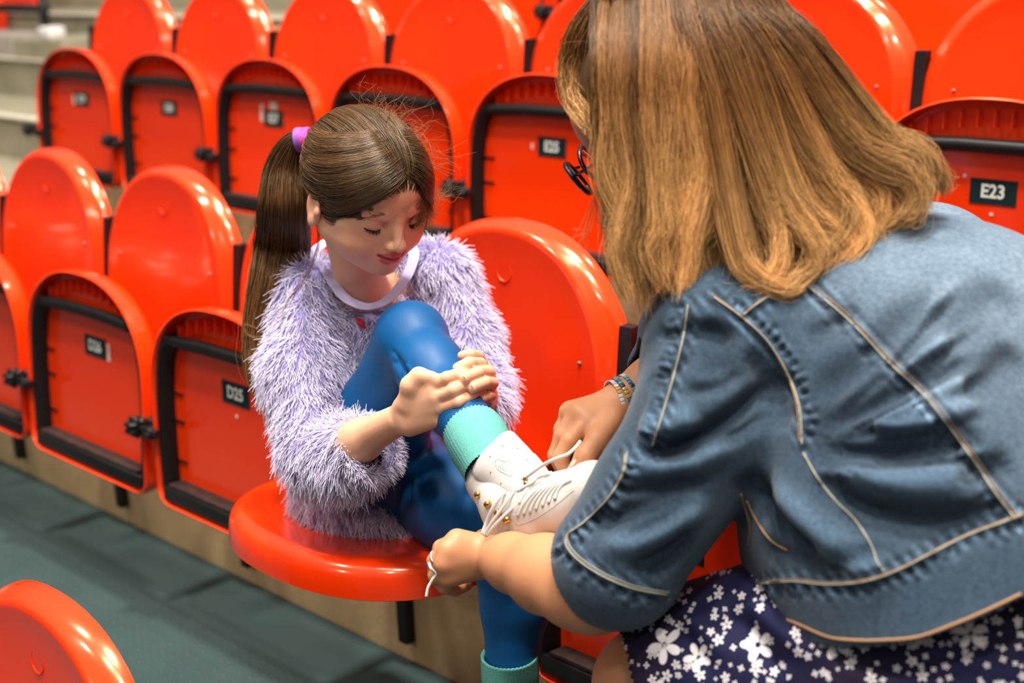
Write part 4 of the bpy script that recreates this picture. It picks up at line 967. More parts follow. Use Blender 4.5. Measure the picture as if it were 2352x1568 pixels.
# sole, hidden for the most part by the woman's arm
b = MB(); lowp = [(1165, 1262, 1.665), (1200, 1285, 1.66), (1250, 1262, 1.63), (1300, 1222, 1.60), (1345, 1175, 1.575), (1376, 1135, 1.56)]
b.tube(bez([at(*p) for p in lowp], 24)-so, .017, 12, flat=(CU*.8+CR*.4, .45)); b.obj('sole', M_boot2, skate)
b = MB(); b.tube(np.array([at(1190, 1282, 1.66), at(1204, 1318, 1.66)])-so, .020, 14); b.obj('heel_block', M_boot2, skate)
# ================================================================== WOMAN
woman = empty('person', (1.0, -.12, .445)); wo = np.array(woman.location); WI = Matrix.Translation(-woman.location)
tag(woman, 'blonde woman in a denim jacket and flowered skirt bending to tie the skate laces', 'person')
def wl(me): me.transform(WI); return me
M_denim = mat('denim', (.021, .042, .070), .9, .15, noise=(7, .30, (.054, .090, .135)), bump=(1400, .35, .0006), sheen=.15)
nt = M_denim.node_tree; N_, L_n = nt.nodes, nt.links    # finer mottling of the washed cloth over the broad one
n2 = N_.new('ShaderNodeTexNoise'); n2.inputs['Scale'].default_value = 190; n2.inputs['Detail'].default_value = 5; n2.inputs['Roughness'].default_value = .7
tc_ = [n for n in N_ if n.type == 'TEX_COORD'][0]; L_n.new(tc_.outputs['Object'], n2.inputs['Vector'])
r2 = N_.new('ShaderNodeValToRGB'); r2.color_ramp.elements[0].position = .32; r2.color_ramp.elements[1].position = .70; r2.color_ramp.elements[0].color = (.68, .70, .73, 1); r2.color_ramp.elements[1].color = (1.38, 1.32, 1.25, 1)
L_n.new(n2.outputs['Fac'], r2.inputs[0]); mx_ = N_.new('ShaderNodeMix'); mx_.data_type = 'RGBA'; mx_.blend_type = 'MULTIPLY'; mx_.inputs['Factor'].default_value = 1
bs_ = N_['Principled BSDF']; src_ = [l for l in nt.links if l.to_socket == bs_.inputs['Base Color']][0].from_socket; L_n.new(src_, mx_.inputs['A']); L_n.new(r2.outputs[0], mx_.inputs['B'])
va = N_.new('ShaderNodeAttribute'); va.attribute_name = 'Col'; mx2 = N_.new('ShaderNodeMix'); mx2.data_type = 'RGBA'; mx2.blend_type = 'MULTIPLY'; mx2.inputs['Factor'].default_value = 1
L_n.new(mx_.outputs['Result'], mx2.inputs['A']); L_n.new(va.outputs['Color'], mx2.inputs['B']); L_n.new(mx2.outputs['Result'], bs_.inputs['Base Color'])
M_st1 = mat('pale_stitching', (.33, .31, .25), .8, .2); M_st2 = mat('rust_stitching', (.30, .17, .09), .8, .2)
M_whair = hairmat('blonde_hair', (.080, .034, .011), (.66, .37, .14), (.25, .106, .030), var=.6, rough=.36, p0=.05, p1=.92)
M_wcap = mat('brown_roots', (.085, .042, .016), .6, .3); M_glass = mat('dark_frame', (.008, .006, .008), .25, .5)

cv = lambda r_, u_, f_: r_*CR+u_*CU+f_*CF
wf = unit(cv(-.72, -.55, .42)); wu = cv(-.62, .72, -.10); wu = unit(wu-wf*(wu@wf)); WM = np.array([np.cross(wf, wu), wf, wu]); WS = 1.16; WO = at(1535, 262, 1.545)
F = Field(.0024, .014)
WW = head_prims(F, WO, WM, WS)
wneck = at(1800, 520, 1.56)
F.chain([WW(0, -.030, -.045), wneck], [.055, .060], .03); F.cap(wneck, at(1950, 720, 1.52), .06, .12, .06)
# near (left) arm and hand
w_sh, w_el = at(1660, 780, 1.46), at(1365, 1352, 1.48)
w_wr = at(1118, 1272, 1.650)
F.chain([w_sh, w_el], [.05, .044], .02); F.chain([w_el, at(1255, 1318, 1.545), at(1180, 1292, 1.60), w_wr], [.044, .041, .0315, .0245], .02)
F.ell(at(1310, 1375, 1.50), (.03, .03, .025), None, .02)
mc = [(1050, 1240, 1.632), (1030, 1264, 1.624), (1022, 1294, 1.624), (1030, 1322, 1.632)]
for p, q in zip(mc, [(1105, 1258, 1.64), (1108, 1268, 1.64), (1108, 1282, 1.64), (1108, 1296, 1.645)]): F.cap(at(*q), at(*p), .0165, .0138, .009)
wfl = [[(1050, 1240, 1.632), (1014, 1258, 1.640), (1000, 1290, 1.655), (1016, 1306, 1.668)], [(1030, 1264, 1.624), (1000, 1288, 1.640), (1000, 1318, 1.662), (1026, 1326, 1.675)],
       [(1022, 1294, 1.624), (1002, 1322, 1.640), (1018, 1344, 1.664), (1046, 1340, 1.678)], [(1030, 1322, 1.632), (1022, 1346, 1.648), (1045, 1354, 1.668), (1072, 1344, 1.680)]]
for P, r_ in zip(wfl, (.0100, .0100, .0096, .0088)): F.chain([at(*p) for p in P], [r_*1.08, r_, r_*.92, r_*.8], .003)
F.chain([at(*p) for p in ((1098, 1252, 1.665), (1112, 1238, 1.675), (1140, 1236, 1.665))], [.014, .0115, .009], .006)
# far (right) arm and hand
F.chain([at(1610, 870, 1.70), at(1512, 890, 1.672), at(1428, 922, 1.660)], [.045, .038, .0255], .02)
w2 = at(1428, 922, 1.660)
mc2 = [(1352, 968, 1.628), (1330, 950, 1.640), (1312, 948, 1.655)]
for p in mc2: F.cap(at(1418, 938, 1.655), at(*p), .0205, .0150, .012)
F.cap(at(1400, 965, 1.640), at(1368, 1000, 1.622), .018, .015, .012)
wfr = [[(1345, 975, 1.625), (1308, 1012, 1.612), (1288, 1050, 1.612), (1300, 1086, 1.618)], [(1322, 955, 1.638), (1292, 1000, 1.632), (1276, 1045, 1.636), (1290, 1080, 1.645)], [(1308, 952, 1.655), (1290, 985, 1.655), (1282, 1030, 1.665), (1296, 1062, 1.672)]]
for P, r_ in zip(wfr, (.0102, .0100, .0094)): F.chain([at(*p) for p in P], [r_*1.15, r_, r_*.92, r_*.8], .003)
wth = [(1398, 972, 1.628), (1372, 1012, 1.600), (1345, 1046, 1.590), (1324, 1076, 1.588)]
F.chain([at(*p) for p in wth], [.0165, .0135, .0118, .0095], .006)
# legs: near knee shows beside the skirt
w_hip, w_kn = at(2150, 1520, 1.46), at(1492, 1572, 1.56)
F.chain([w_hip, w_kn], [.10, .062], .03); ft = w_kn*[1, 1, 0]+np.array([-.04, -.03, .07]); F.chain([w_kn, w_kn*.5+ft*.5+np.array([.01, .01, 0]), ft], [.058, .055, .036], .02); F.chain([ft, ft+np.array([-.10, -.05, -.035])], [.036, .026], .02)
kn2 = w_kn+cv(.02, -.05, .16); ft2 = kn2*[1, 1, 0]+np.array([0, 0, .07]); F.chain([w_hip+cv(0, 0, .16), kn2], [.10, .062], .03); F.chain([kn2, ft2], [.058, .038], .02); F.chain([ft2, ft2+np.array([-.10, -.05, -.035])], [.036, .026], .02)
V, Q = F.mesh(2)
C = face_colour(V, WW, WS, (.54, .245, .12), (.55, .15, .13))
for P in wfl+wfr+[wth]:
    for j, a in ((1, .3), (3, .45)): g_ = a*gauss_blob(V, at(*P[min(j, len(P)-1)]), .010); C = C*(1-g_[:, None])+np.array([.54, .205, .105])*g_[:, None]
link('body', wl(fast_mesh('body', V, Q, M_skin, C)), woman); wb = bv(V, Q)
def nailw(P, r_, toward, w=.0052, l=.0065):
    Pw = [at(*p) for p in P]; o = nail(Pw, r_, woman, unit(toward), w=w, l=l); o.data.transform(WI)
nailw(wth, .0095, -CF+CU*.3+CR*.5)
# ring on the near hand
def band(c, ax, r_, th, m, name, parent, n=28):
    ax = unit(ax); X = unit(np.cross(ax, [.3, .5, .8])); Y = np.cross(ax, X); b = MB(); b.tube([c+r_*(X*math.cos(a)+Y*math.sin(a))-wo for a in np.linspace(0, 2*math.pi, n+1)[:-1]], th, 6, closed=True); return b.obj(name, m, parent)
a_, b_ = at(*wfl[1][0]), at(*wfl[1][1]); band(a_*.25+b_*.75, b_-a_, .0112, .0016, mat('silver', (.75, .72, .70), .25, .5, metal=1), 'ring', woman)
# bracelets of flat tile beads
fdir = unit(at(1512, 890, 1.672)-w2); bcol = [(.75, .70, .68), (.10, .42, .40), (.02, .04, .16), (.06, .30, .32), (.70, .45, .40), (.55, .36, .10), (.30, .55, .60), (.02, .02, .05), (.72, .70, .72), (.05, .16, .40)]
bm_ = [mat('bead_glaze', c, .2, .6) for c in bcol]; bead_me = {}
for bi, (off, tilt, seed) in enumerate(((-.0090, -.25, 1), (.0015, .05, 2), (.012, .10, 3))):
    ax = unit(fdir+CU*tilt*.6+CR*tilt*.4); c = w2+fdir*off; X = unit(np.cross(ax, CF)); Y = np.cross(ax, X); rr_ = .0285+.0008*bi
    br = empty('bracelet', tuple(c)); br.parent = woman; br.location = tuple(c-wo); rb = random.Random(seed)
    nb_ = 36; pal = {1: [0, 4, 0, 5, 8, 4, 9, 6], 2: [2, 9, 1, 2, 5, 9, 7], 3: [0, 8, 1, 3, 2, 5, 1, 9]}[seed]
    band(c, ax, rr_-.0006, .0006, M_lace, 'bracelet_cord', woman)
    for k in range(nb_):
        a = 2*math.pi*k/nb_; mi = pal[(k//2+rb.randint(0, 1)) % len(pal)] if rb.random() > .3 else rb.choice(pal)
        if mi not in bead_me: q = MB().box((-.0022, -.0027, -.0010), (.0022, .0027, .0010), bev=.0005); bead_me[mi] = mesh('bead', q.V, q.F, bm_[mi], True)
        o = link('bead', bead_me[mi], br); T_ = -X*math.sin(a)+Y*math.cos(a); O_ = X*math.cos(a)+Y*math.sin(a); p = O_*rr_
        o.matrix_local = Matrix(((T_[0], ax[0], O_[0], p[0]), (T_[1], ax[1], O_[1], p[1]), (T_[2], ax[2], O_[2], p[2]), (0, 0, 0, 1)))
# glasses
b = MB()
for s in (-1, 1):
    b.tube([WW(s*.031+.021*math.cos(a)*(1+.15*math.copysign(1, s*math.cos(a))), .106-.010*abs(s*.031+.021*math.cos(a))/.05, .008+.0185*math.sin(a)+(.004*s*math.cos(a) if math.sin(a) > 0 else 0))-wo for a in np.linspace(0, 2*math.pi, 29)[:-1]], .0030, 8, closed=True)
    b.tube([WW(s*.054, .096, .014)-wo, WW(s*.066, .078, .012)-wo, WW(s*.072, .03, .008)-wo, WW(s*.072, -.01, .0)-wo], .0020, 8)
b.tube([WW(-.010, .106, .014)-wo, WW(0, .108, .017)-wo, WW(.010, .106, .014)-wo], .0018, 8)
gls = b.obj('glasses', M_glass, woman)
M_lens = mat('clear_lens', (.95, .93, .92), .03, .5); M_lens.node_tree.nodes['Principled BSDF'].inputs['Transmission Weight'].default_value = 1; M_lens.node_tree.nodes['Principled BSDF'].inputs['IOR'].default_value = 1.05
for s in (-1, 1):
    ring_ = lambda q, h: [WW(s*.031+q*.021*math.cos(a)*(1+.15*math.copysign(1, s*math.cos(a))), .106+h-.010*abs(s*.031+q*.021*math.cos(a))/.05, .008+q*.0185*math.sin(a))-wo for a in np.linspace(0, 2*math.pi, 25)[:-1]]
    MB().rings([ring_(.02, -.0006), ring_(1, -.0006), ring_(1, .0006), ring_(.02, .0006)]).obj('lens', M_lens, gls)

# ---- jacket
F = Field(.0032, .05)
F.chain([at(2190, 1420, 1.42), at(2110, 1190, 1.43), at(2060, 930, 1.475), at(1930, 740, 1.52)], [.185, .160, .160, .135], .06)
F.cap(at(1665, 760, 1.475), at(2120, 665, 1.66), .078, .105, .05)
F.ell(at(1875, 1250, 1.50), (.075, .075, .10), None, .05); F.ell(at(2230, 790, 1.47), (.12, .115, .12), None, .08)
F.chain([at(1680, 790, 1.455), at(1628, 950, 1.44), at(1520, 1130, 1.445), at(1418, 1290, 1.462)], [.078, .072, .066, .072], .03)
F.ell(at(1594, 830, 1.475), (.048, .05, .060), None, .03)
F.ell(at(1760, 560, 1.55), (.10, .085, .05), WM, .03, 1)          # collar round the nape
F.ell(WW(0, -.03, -.075), (.062, .062, .06), WM, .01, -1)
F.ell(at(1560, 780, 1.66), (.050, .05, .065), None, .03)            # far sleeve head
F.chain([at(1580, 790, 1.71), at(1530, 850, 1.70)], [.058, .048], .02)
V, Q = F.mesh(2); N = vnormals(V, Q); jb = bv(V, Q)
rl0 = random.Random(31)
FOLDS = [([(1395, 1012), (1450, 1042), (1540, 1030), (1650, 985), (1760, 900), (1830, 850)], -.013, .010), ([(1400, 985), (1460, 1000), (1540, 990), (1620, 960)], .008, .016), ([(1420, 1070), (1500, 1065), (1600, 1050), (1700, 990)], .006, .014),
 ([(1840, 1030), (1950, 1035), (2060, 1040), (2180, 1020), (2280, 1000)], -.012, .013), ([(1840, 1000), (1950, 960), (2060, 900), (2130, 860), (2220, 800)], -.009, .012), ([(1860, 1090), (1960, 1150), (2080, 1190), (2200, 1195), (2300, 1180)], -.012, .013),
 ([(1850, 960), (1920, 880), (2000, 820), (2080, 740), (2180, 660)], -.007, .016), ([(1880, 1010), (1980, 990), (2100, 960), (2250, 900)], .006, .016), ([(1900, 1080), (2030, 1110), (2150, 1110), (2270, 1080)], .008, .018),
 ([(1700, 1080), (1760, 1160), (1820, 1240), (1900, 1290)], -.010, .012), ([(1760, 1090), (1830, 1180), (1900, 1240), (2000, 1280)], .006, .014), ([(1740, 1240), (1850, 1300), (1980, 1300)], -.006, .010),
 ([(1340, 1210), (1420, 1190), (1520, 1140), (1600, 1080)], -.006, .010), ([(1360, 1250), (1450, 1250), (1560, 1200), (1640, 1130)], .005, .012), ([(1440, 1320), (1520, 1270), (1600, 1190)], -.005, .010),
 ([(1600, 740), (1640, 800), (1660, 880)], -.005, .012), ([(1700, 800), (1760, 860), (1790, 930), (1800, 1000)], -.006, .012), ([(1560, 770), (1620, 760), (1700, 790)], -.006, .010), ([(1840, 780), (1900, 750), (1980, 700)], -.004, .012),
 ([(2150, 780), (2240, 720), (2330, 650)], -.006, .018), ([(2200, 900), (2280, 860), (2352, 800)], -.006, .014), ([(1880, 1290), (1960, 1310), (2060, 1290)], .004, .008),
 ([(1450, 1100), (1540, 1120), (1650, 1090)], -.004, .008), ([(2150, 1120), (2240, 1090), (2340, 1060)], -.009, .011), ([(2120, 1240), (2220, 1200), (2320, 1150)], -.006, .010)]
for tx, ty in ((2230, 640), (2290, 720), (2250, 800), (2310, 850), (2230, 900), (2290, 940), (2310, 1060), (2250, 1100), (2200, 1150), (2090, 1210), (1990, 1240)):
    s_ = rl0.uniform(.25, .5); cx_, cy_ = 1850+(tx-1850)*.5, 1030+(ty-1030)*.5+rl0.uniform(10, 34)
    FOLDS.append(([(1850+(cx_-1850)*s_, 1030+(cy_-1030)*s_), (cx_, cy_), (tx, ty)], -rl0.uniform(.004, .0068), .0060)); FOLDS.append(([(1850+(cx_-1850)*s_, 1010+(cy_-1030)*s_), (cx_-6, cy_-20), (tx-4, ty-18)], rl0.uniform(.003, .006), .007))
for ax_, ay_, bx_, by_ in ((1480, 880, 1600, 800), (1500, 760, 1600, 740), (1560, 900, 1720, 850), (1400, 1110, 1530, 1120), (1340, 1190, 1470, 1160), (1420, 1240, 1600, 1150), (1480, 1330, 1600, 1230), (1650, 1020, 1780, 930)):
    FOLDS.append(([(ax_, ay_), ((ax_+bx_)/2, (ay_+by_)/2+14), (bx_, by_)], -rl0.uniform(.003, .005), .006))
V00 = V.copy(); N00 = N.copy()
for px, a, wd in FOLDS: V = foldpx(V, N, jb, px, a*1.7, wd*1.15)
fold_rise = ((V-V00)*N00).sum(1)
N = vnormals(V, Q); jb = bv(V, Q)
# puckers along seams
SEAMS = {'back': [(1845, 648), (1950, 735), (2040, 830), (2120, 905), (2180, 980), (2235, 1055), (2285, 1130), (2335, 1195)], 'arm': [(1640, 682), (1700, 725), (1760, 780), (1805, 850), (1835, 930), (1842, 1020)],
         'yoke': [(1708, 722), (1750, 690), (1800, 665), (1850, 645)], 'hem': [(1742, 1340), (1820, 1335), (1900, 1342), (1985, 1335), (2060, 1310), (2130, 1275), (2220, 1230), (2300, 1200), (2352, 1180)],
         'sleeve': [(1580, 700), (1570, 770), (1548, 860), (1525, 940), (1498, 1025)], 'cuff': [(1436, 1042), (1428, 1090), (1395, 1145), (1340, 1200), (1300, 1232), (1312, 1270), (1370, 1315), (1450, 1350), (1532, 1366)]}
rp = random.Random(4)
for nm in ('back', 'hem', 'sleeve', 'arm', 'cuff'):
    pts = dense(SEAMS[nm], 40); 
    for i in range(1, 38, 1):
        (x0, y0), (x1, y1) = pts[i-1], pts[i+1]; L_ = math.hypot(x1-x0, y1-y0); nx, ny = -(y1-y0)/L_, (x1-x0)/L_
        if nm in ('back', 'sleeve'): nx, ny = (nx, ny) if nx < 0 else (-nx, -ny)
        if nm in ('hem', 'cuff', 'arm'): nx, ny = (nx, ny) if (ny > 0 if nm != 'arm' else nx > 0) else (-nx, -ny)
        ln_ = rp.uniform(22, 48); u, v = pts[i]; V = foldpx(V, N, jb, [(u+nx*4, v+ny*4), (u+nx*ln_*.5, v+ny*ln_*.5), (u+nx*ln_, v+ny*ln_)], (-.0040 if i % 2 else .0030)*rp.uniform(.6, 1.2), .0036)
for nm in SEAMS:
    P = [hitpx(jb, u, v) for u, v in dense(SEAMS[nm], 50)]; P = [p for p in P if p is not None]
    P = np.array(P); lo, hi = P.min(0)-.02, P.max(0)+.02; ix = np.where(((V > lo) & (V < hi)).all(1))[0]; d = np.min(np.linalg.norm(V[ix][:, None]-P[None], axis=2), axis=1); V[ix] += N[ix]*(.0022*np.exp(-(d/.0042)**4)-.0016*np.exp(-((d-.0068)/.0022)**2))[:, None]
# hem plane and cuff plane
def plane3(a, b, c): n_ = unit(np.cross(b-a, c-a)); return a, n_
h1, h2_, h3 = [hitpx(jb, *p) for p in ((1760, 1414), (2030, 1486), (2340, 1380))]
c0, n0 = plane3(h1, h2_, h3); n0 = n0 if n0@(at(2100, 1568, 1.4)-c0) > 0 else -n0
cut = ((V-c0)@n0 > 0) & (((pr(V)[:, 0] > 1640)))
cdv = unit(w_el-at(1480, 1140, 1.445)); fdv = unit(at(1180, 1294, 1.60)-w_el); cc0 = at(1338, 1322, 1.468); cn = unit(fdv*.75+cdv*.6)
cut |= ((V-cc0)@cn > 0) & (np.linalg.norm(V-cc0, axis=1) < .16) & (pr(V)[:, 0] < 1640)
far = at(1496, 872, 1.70); fn = unit(w2-at(1560, 800, 1.72)); cut |= ((V-far)@fn > .012) & (np.linalg.norm(V-far, axis=1) < .075) & (((V-CAM)@CF) > 1.60)
Q = Q[(~cut)[Q].all(1)]
# cloth colour: washed-out pale along seams, paler on fold ridges, darker in fold hollows
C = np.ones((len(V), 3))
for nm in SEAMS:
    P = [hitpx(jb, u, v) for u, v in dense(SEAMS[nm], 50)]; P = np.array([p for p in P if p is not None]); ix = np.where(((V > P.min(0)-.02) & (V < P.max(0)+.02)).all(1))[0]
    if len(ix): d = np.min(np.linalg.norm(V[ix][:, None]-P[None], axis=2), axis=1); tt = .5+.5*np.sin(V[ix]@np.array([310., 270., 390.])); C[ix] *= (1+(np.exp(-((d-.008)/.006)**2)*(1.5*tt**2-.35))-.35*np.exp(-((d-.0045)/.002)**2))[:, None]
C *= (1+np.clip(fold_rise/.006, -.6, .9)*.55)[:, None]
up_ = np.clip(N[:, 2], 0, 1)[:, None]; back = smoothstep(1700, 2300, pr(V)[:, 0]-1.0*(pr(V)[:, 1]-700))[:, None]; C *= 1+back*np.array([2.3, 1.75, 1.45])  # light on the up-facing upper back is painted into the cloth colour
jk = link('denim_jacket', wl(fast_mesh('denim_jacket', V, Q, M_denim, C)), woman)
md = jk.modifiers.new('thick', 'SOLIDIFY'); md.thickness = .003; md.offset = -1
jhit = lambda u, v: hitpx(jb, u, v)
jb = bv(V, Q)
for nm, ms, w_ in (('back', (M_st1, M_st2), 7), ('arm', (M_st1, M_st2), -8), ('yoke', (M_st1, M_st2), 7), ('hem', (M_st1, M_st2), 5), ('sleeve', (M_st1,), 0), ('cuff', (M_st1, M_st1), 6)):
    pts = dense(SEAMS[nm], 60)
    for j, m_ in enumerate(ms):
        seam_on(jhit, [(u+w_*j*.8, v-abs(w_)*j*.9) for u, v in pts], .0009 if j == 0 else .0007, m_, jk, wo, k=160, off=.0008, name='jacket_seam')
seam_on(jhit, dense([(1755, 1404), (1830, 1432), (1900, 1462), (1960, 1470), (2030, 1470), (2110, 1462), (2200, 1430), (2270, 1400), (2345, 1364)], 60), .0018, M_st2, jk, wo, k=120, off=.0008, name='jacket_seam')
seam_on(jhit, dense([(1845, 1040), (1880, 1100), (1920, 1150), (1965, 1195), (2000, 1250), (2015, 1290), (2030, 1312)], 40), .0010, M_st1, jk, wo, k=90, off=.0006, name='jacket_seam')
seam_on(jhit, dense([(1702, 1135), (1712, 1170), (1722, 1205), (1720, 1250)], 20), .0010, M_st2, jk, wo, k=40, off=.0006, name='jacket_seam')
seam_on(jhit, dense([(1715, 1150), (1740, 1200), (1770, 1240), (1808, 1264)], 20), .0009, M_st2, jk, wo, k=40, off=.0006, name='jacket_seam')

# ---- skirt with a flower print
M_skirt = bpy.data.materials.new('flower_print'); M_skirt.use_nodes = True; nt = M_skirt.node_tree; NN, LL = nt.nodes, nt.links
bs = NN['Principled BSDF']; bs.inputs['Roughness'].default_value = .8; bs.inputs['Specular IOR Level'].default_value = .2
geo = NN.new('ShaderNodeTexCoord')
e1 = unit(w_kn-w_hip); e2 = unit(np.cross(e1, CAM-w_kn))
def dotn(v): n = NN.new('ShaderNodeVectorMath'); n.operation = 'DOT_PRODUCT'; n.inputs[1].default_value = tuple(v); LL.new(geo.outputs['Object'], n.inputs[0]); return n.outputs['Value']
cmb = NN.new('ShaderNodeCombineXYZ'); LL.new(dotn(e1), cmb.inputs[0]); LL.new(dotn(e2), cmb.inputs[1])
def M2(op, a, b=None):
    n = NN.new('ShaderNodeMath'); n.operation = op
    for i, x in enumerate((a, b)):
        if x is None: continue
        if isinstance(x, (int, float)): n.inputs[i].default_value = x
        else: LL.new(x, n.inputs[i])
    return n.outputs[0]
def flowers(scale, rad, petals, rnd_=1.0, dens=.0, seed=0.):
    ad = NN.new('ShaderNodeVectorMath'); ad.operation = 'ADD'; ad.inputs[1].default_value = (seed, seed*.7, 0); LL.new(cmb.outputs[0], ad.inputs[0])
    v = NN.new('ShaderNodeTexVoronoi'); v.voronoi_dimensions = '2D'; v.inputs['Scale'].default_value = scale; v.inputs['Randomness'].default_value = rnd_; LL.new(ad.outputs[0], v.inputs['Vector'])
    sb_ = NN.new('ShaderNodeVectorMath'); sb_.operation = 'SUBTRACT'; LL.new(ad.outputs[0], sb_.inputs[0]); LL.new(v.outputs['Position'], sb_.inputs[1])
    sp = NN.new('ShaderNodeSeparateXYZ'); LL.new(sb_.outputs[0], sp.inputs[0]); sc_ = NN.new('ShaderNodeSeparateColor'); LL.new(v.outputs['Color'], sc_.inputs[0])
    an = M2('ADD', M2('ARCTAN2', sp.outputs[1], sp.outputs[0]), M2('MULTIPLY', sc_.outputs[0], 6.28)); ln = NN.new('ShaderNodeVectorMath'); ln.operation = 'LENGTH'; LL.new(sb_.outputs[0], ln.inputs[0])
    size = M2('MULTIPLY', M2('ADD', M2('MULTIPLY', sc_.outputs[1], .6), .55), rad)
    pet = M2('POWER', M2('ABSOLUTE', M2('COSINE', M2('MULTIPLY', an, petals/2))), .75); lim = M2('MULTIPLY', size, pet)
    inside = M2('LESS_THAN', ln.outputs['Value'], lim); hole = M2('GREATER_THAN', ln.outputs['Value'], M2('MULTIPLY', size, .17)); keep_ = M2('GREATER_THAN', sc_.outputs[2], dens)
    return M2('MULTIPLY', M2('MULTIPLY', inside, hole), keep_)
f1 = flowers(19, .0205, 5, .8, .38); f2 = flowers(62, .0058, 5, 1, .45, 3.1); f3 = flowers(95, .0032, 4, 1, .45, 7.7)
hol = M2('MAXIMUM', M2('MAXIMUM', f1, f2), f3)
nb2 = NN.new('ShaderNodeTexNoise'); nb2.inputs['Scale'].default_value = 7; LL.new(geo.outputs['Object'], nb2.inputs['Vector']); cr = NN.new('ShaderNodeValToRGB'); cr.color_ramp.elements[0].position = .45; cr.color_ramp.elements[1].position = .6
cr.color_ramp.elements[0].color = (.010, .006, .022, 1); cr.color_ramp.elements[1].color = (.006, .007, .036, 1); LL.new(nb2.outputs['Fac'], cr.inputs[0])
mxs = NN.new('ShaderNodeMix'); mxs.data_type = 'RGBA'; LL.new(hol, mxs.inputs['Factor']); LL.new(cr.outputs[0], mxs.inputs['A']); mxs.inputs['B'].default_value = (.62, .58, .60, 1); LL.new(mxs.outputs['Result'], bs.inputs['Base Color'])
F = Field(.005, .05)
F.ell(at(2160, 1500, 1.46), (.20, .20, .17), None, .05)
F.chain([at(2000, 1560, 1.45), at(1700, 1560, 1.49), at(1500, 1552, 1.535), at(1400, 1560, 1.56)], [.15, .105, .078, .070], .05)
F.chain([at(2000, 1600, 1.62), at(1560, 1640, 1.72)], [.13, .085], .05)
V, Q = F.mesh(2); N = vnormals(V, Q); kb = bv(V, Q)
for px, a, wd in (([(1500, 1420), (1560, 1450), (1600, 1500), (1640, 1568)], -.008, .010), ([(1640, 1390), (1700, 1430), (1760, 1500), (1800, 1568)], -.010, .012), ([(1700, 1370), (1780, 1440), (1900, 1520)], .008, .012), ([(1560, 1410), (1620, 1450), (1680, 1530)], .006, .010), ([(1900, 1490), (2000, 1520), (2150, 1540)], -.008, .012), ([(2150, 1470), (2250, 1480), (2350, 1450)], -.008, .012)): V = foldpx(V, N, kb, px, a, wd)
ka, kn_, kc = at(1420, 1448, 1.52), at(1438, 1520, 1.50), at(1430, 1480, 1.64); q0, qn = plane3(ka, kn_, kc); qn = qn if qn@CR < 0 else -qn
Q = Q[(~((V-q0)@qn > 0))[Q].all(1)]
skt = link('skirt', wl(fast_mesh('skirt', V, Q, M_skirt)), woman); md = skt.modifiers.new('thick', 'SOLIDIFY'); md.thickness = .002; md.offset = -1

# ---- long hair: locks that fall from the crown
WC = WW(0, -.014, .030); locw = lambda P: (np.asarray(P)-WO)@WM.T/WS
F = Field(.004, .01); F.ell(WC, np.array([.0745, .093, .078])*WS, WM); V, Q = F.mesh(0); L_ = locw(V); keep = (L_[:, 2] > np.interp(L_[:, 1], [-.09, -.03, .02, .06, .09], [-.07, -.06, -.03, .03, .06])); Q = Q[keep[Q].all(1)]
link('hair_cap', wl(fast_mesh('hair_cap', V, Q, M_wcap)), woman)
LK = []   # (centre px path, half widths px, n, seed, depthf)
rl_ = random.Random(12)
def lock(c, w_, n, df=.8, fz=.0012): LK.append((c, w_, n, df, fz))
# curtain beside the face: falls straight from the parting, near side
tops = [(1395, 30), (1425, 0), (1460, -20), (1500, -35), (1545, -45), (1590, -50), (1640, -45), (1690, -30)]
for i in range(34):
    t = i/33; x0 = 1385+t*330; y0 = -60-40*math.sin(t*3.1)+20; xm = 1385+t*360+rl_.uniform(-12, 12); xe = 1405+t*290+rl_.uniform(-22, 22); ye = 700-abs(t-.35)*110+rl_.uniform(-45, 35)
    if t < .12: ye = rl_.uniform(560, 700)
    dd = 1.445-.035*math.sin(t*3)+rl_.uniform(-.012, .014)
    sw_ = rl_.uniform(-14, 14); cu_ = rl_.uniform(-1, 1)
    lock([(x0, y0, dd+.07), (xm-4, 110, dd+.008), (xm+sw_, 260, dd), (xm-sw_+6, 400, dd+.002), (xe+sw_*.9+8, 520, dd+.006), (xe-6-cu_*10, ye-90, dd+.012), (xe+cu_*26, ye, dd+.018)], [22, 24, 23, 22, 21, 15, 4], 330)
# under layer, darker, further in
for i in range(14):
    t = i/13; x0 = 1400+t*330; xe = 1430+t*330; lock([(x0, -20, 1.50), (x0+5, 180, 1.475), (x0+16, 350, 1.47), (xe, 500, 1.475), (xe+rl_.uniform(-15, 15), 620+rl_.uniform(-40, 20), 1.485)], [30, 34, 32, 26, 8], 260, .6)
# forehead piece on the far side of the parting
for i in range(18):
    t = i/17; lock([(1405-t*12, -20-t*5, 1.50), (1362-t*28, 60+t*10, 1.505), (1330-t*18, 150, 1.52), (1332-t*8, 225, 1.52), (1352+t*6, 265, 1.50), (1380, 295+t*15, 1.475)], [18, 20, 19, 17, 14, 9], 260, .7)
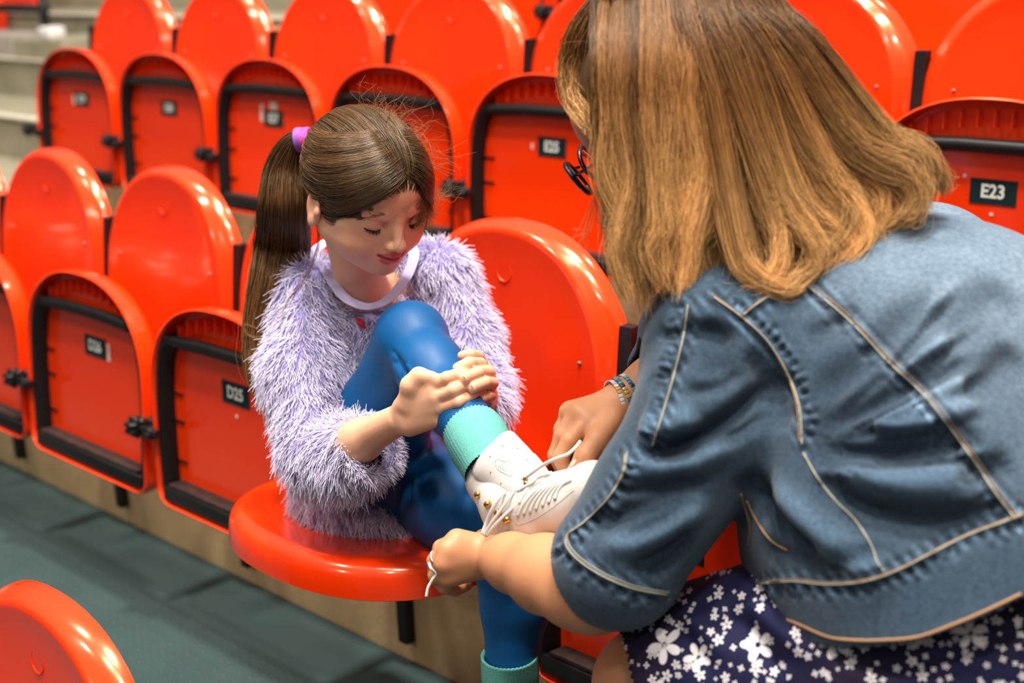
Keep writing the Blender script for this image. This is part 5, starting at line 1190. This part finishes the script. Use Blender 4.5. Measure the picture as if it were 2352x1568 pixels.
# locks sweeping back over the shoulder
ends = [((1795, 500), (1905, 560), (1912, 615), (1860, 655), (1790, 668)), ((1770, 520), (1850, 590), (1835, 640), (1780, 640), (1740, 600)), ((1690, 560), (1740, 640), (1800, 665), (1850, 640), (1880, 600)), ((1880, 420), (1985, 500), (2010, 545), (1990, 570), (1960, 572)),
        ((1930, 370), (2040, 440), (2060, 480), (2045, 515), (2010, 535)), ((1960, 330), (2080, 400), (2110, 440), (2100, 485), (2070, 505)), ((1990, 300), (2100, 350), (2140, 390), (2160, 420), (2168, 432)), ((1960, 310), (2070, 360), (2100, 400), (2110, 450), (2108, 480)),
        ((1900, 400), (1960, 470), (1975, 530), (1960, 580), (1930, 600)), ((1840, 450), (1920, 520), (1945, 570), (1930, 600), (1900, 612)), ((1760, 480), (1790, 560), (1780, 620), (1740, 660), (1690, 670)), ((1720, 520), (1745, 600), (1735, 655), (1700, 690), (1650, 690)),
        ((1870, 380), (1950, 430), (1990, 470), (2000, 510), (1985, 540)), ((2010, 310), (2080, 345), (2110, 375), (2125, 410), (2120, 440)), ((1800, 430), (1850, 500), (1880, 560), (1870, 610), (1830, 640)), ((1740, 440), (1770, 530), (1810, 590), (1850, 610), (1890, 590)),
        ((1910, 350), (2010, 420), (2030, 470), (2015, 520), (1990, 560)), ((1850, 350), (1930, 440), (1940, 500), (1900, 560), (1840, 590)), ((1780, 400), (1830, 480), (1870, 520), (1890, 560), (1880, 600)), ((1700, 480), (1710, 570), (1700, 640), (1670, 690), (1620, 705))]
for rep_ in range(2):
    for i, e in enumerate(ends):
        j = lambda s=10: rl_.uniform(-s, s); x0 = 1560+(e[0][0]-1690)*.62+j(); y0 = -45+max(0, x0-1640)*.35+j(8); a = e[0]; d_ = 1.40+rl_.uniform(-.012, .012)+.03*rep_
        m1 = (x0*.62+a[0]*.38+12+j(), y0*.55+a[1]*.45-20, d_+.012); m0 = (x0*.88+a[0]*.12, y0*.8+a[1]*.2-12, d_+.030)
        P = [(x0, y0, d_+.07), m0, m1]+[(p[0]+j(8), p[1]+j(8), d_+dz_) for p, dz_ in zip(e, (.005, .0, -.002, .0, .004))]
        lock(P, [26, 30, 30, 26, 20, 15, 11, 4], 300, .7)
# top of the head
for i in range(12):
    t = i/11; lock([(1390+t*60, -10-t*30, 1.47), (1430+t*150, -70, 1.46), (1500+t*220, -60+t*25, 1.47), (1560+t*240, 10+t*80, 1.455), (1600+t*250, 110+t*120, 1.435), (1640+t*260, 240+t*120, 1.42)], [18, 24, 30, 32, 30, 20], 260, .6)
allP = []; allT = []
for i, (c, w_, n, df, fz_) in enumerate(LK):
    P, cl = bundle(int(n*1.25), c, [q*1.12 for q in w_[:-1]]+[w_[-1]*1.6], 100+i, k=24, depthf=df*.8, frizz=fz_*2.2, sp=.30, cut=.30); allP.append(P); allT.append(cl*.35+rl_.uniform(-.62, .55))
P = np.concatenate(allP); Tn = np.concatenate(allT)
# keep strands outside the jacket and the head
flatP = P.reshape(-1, 3)
hr = strands('hair', P-wo, .00027, M_whair, woman); attr_tone(hr, Tn)
FW = []
for _ in range(160):
    c = LK[rl_.randrange(len(LK))][0]; k0 = rl_.randrange(1, len(c)-2); P0 = [np.array(at(*p)) for p in c[k0:k0+3]]; jj = rng.normal(size=(3, 3))*.012; FW.append(bez(np.array(P0)+jj+(-CF)*.01, 12))
FW.extend(bez(np.array([at(1380+rl_.uniform(-5, 10), 420, 1.46), at(1350+rl_.uniform(-20, 20), 520, 1.46), at(1335+rl_.uniform(-40, 20), 560+rl_.uniform(-40, 40), 1.47)]), 12) for _ in range(16))
strands('loose_hair', np.array(FW)-wo, .00018, M_whair, woman)
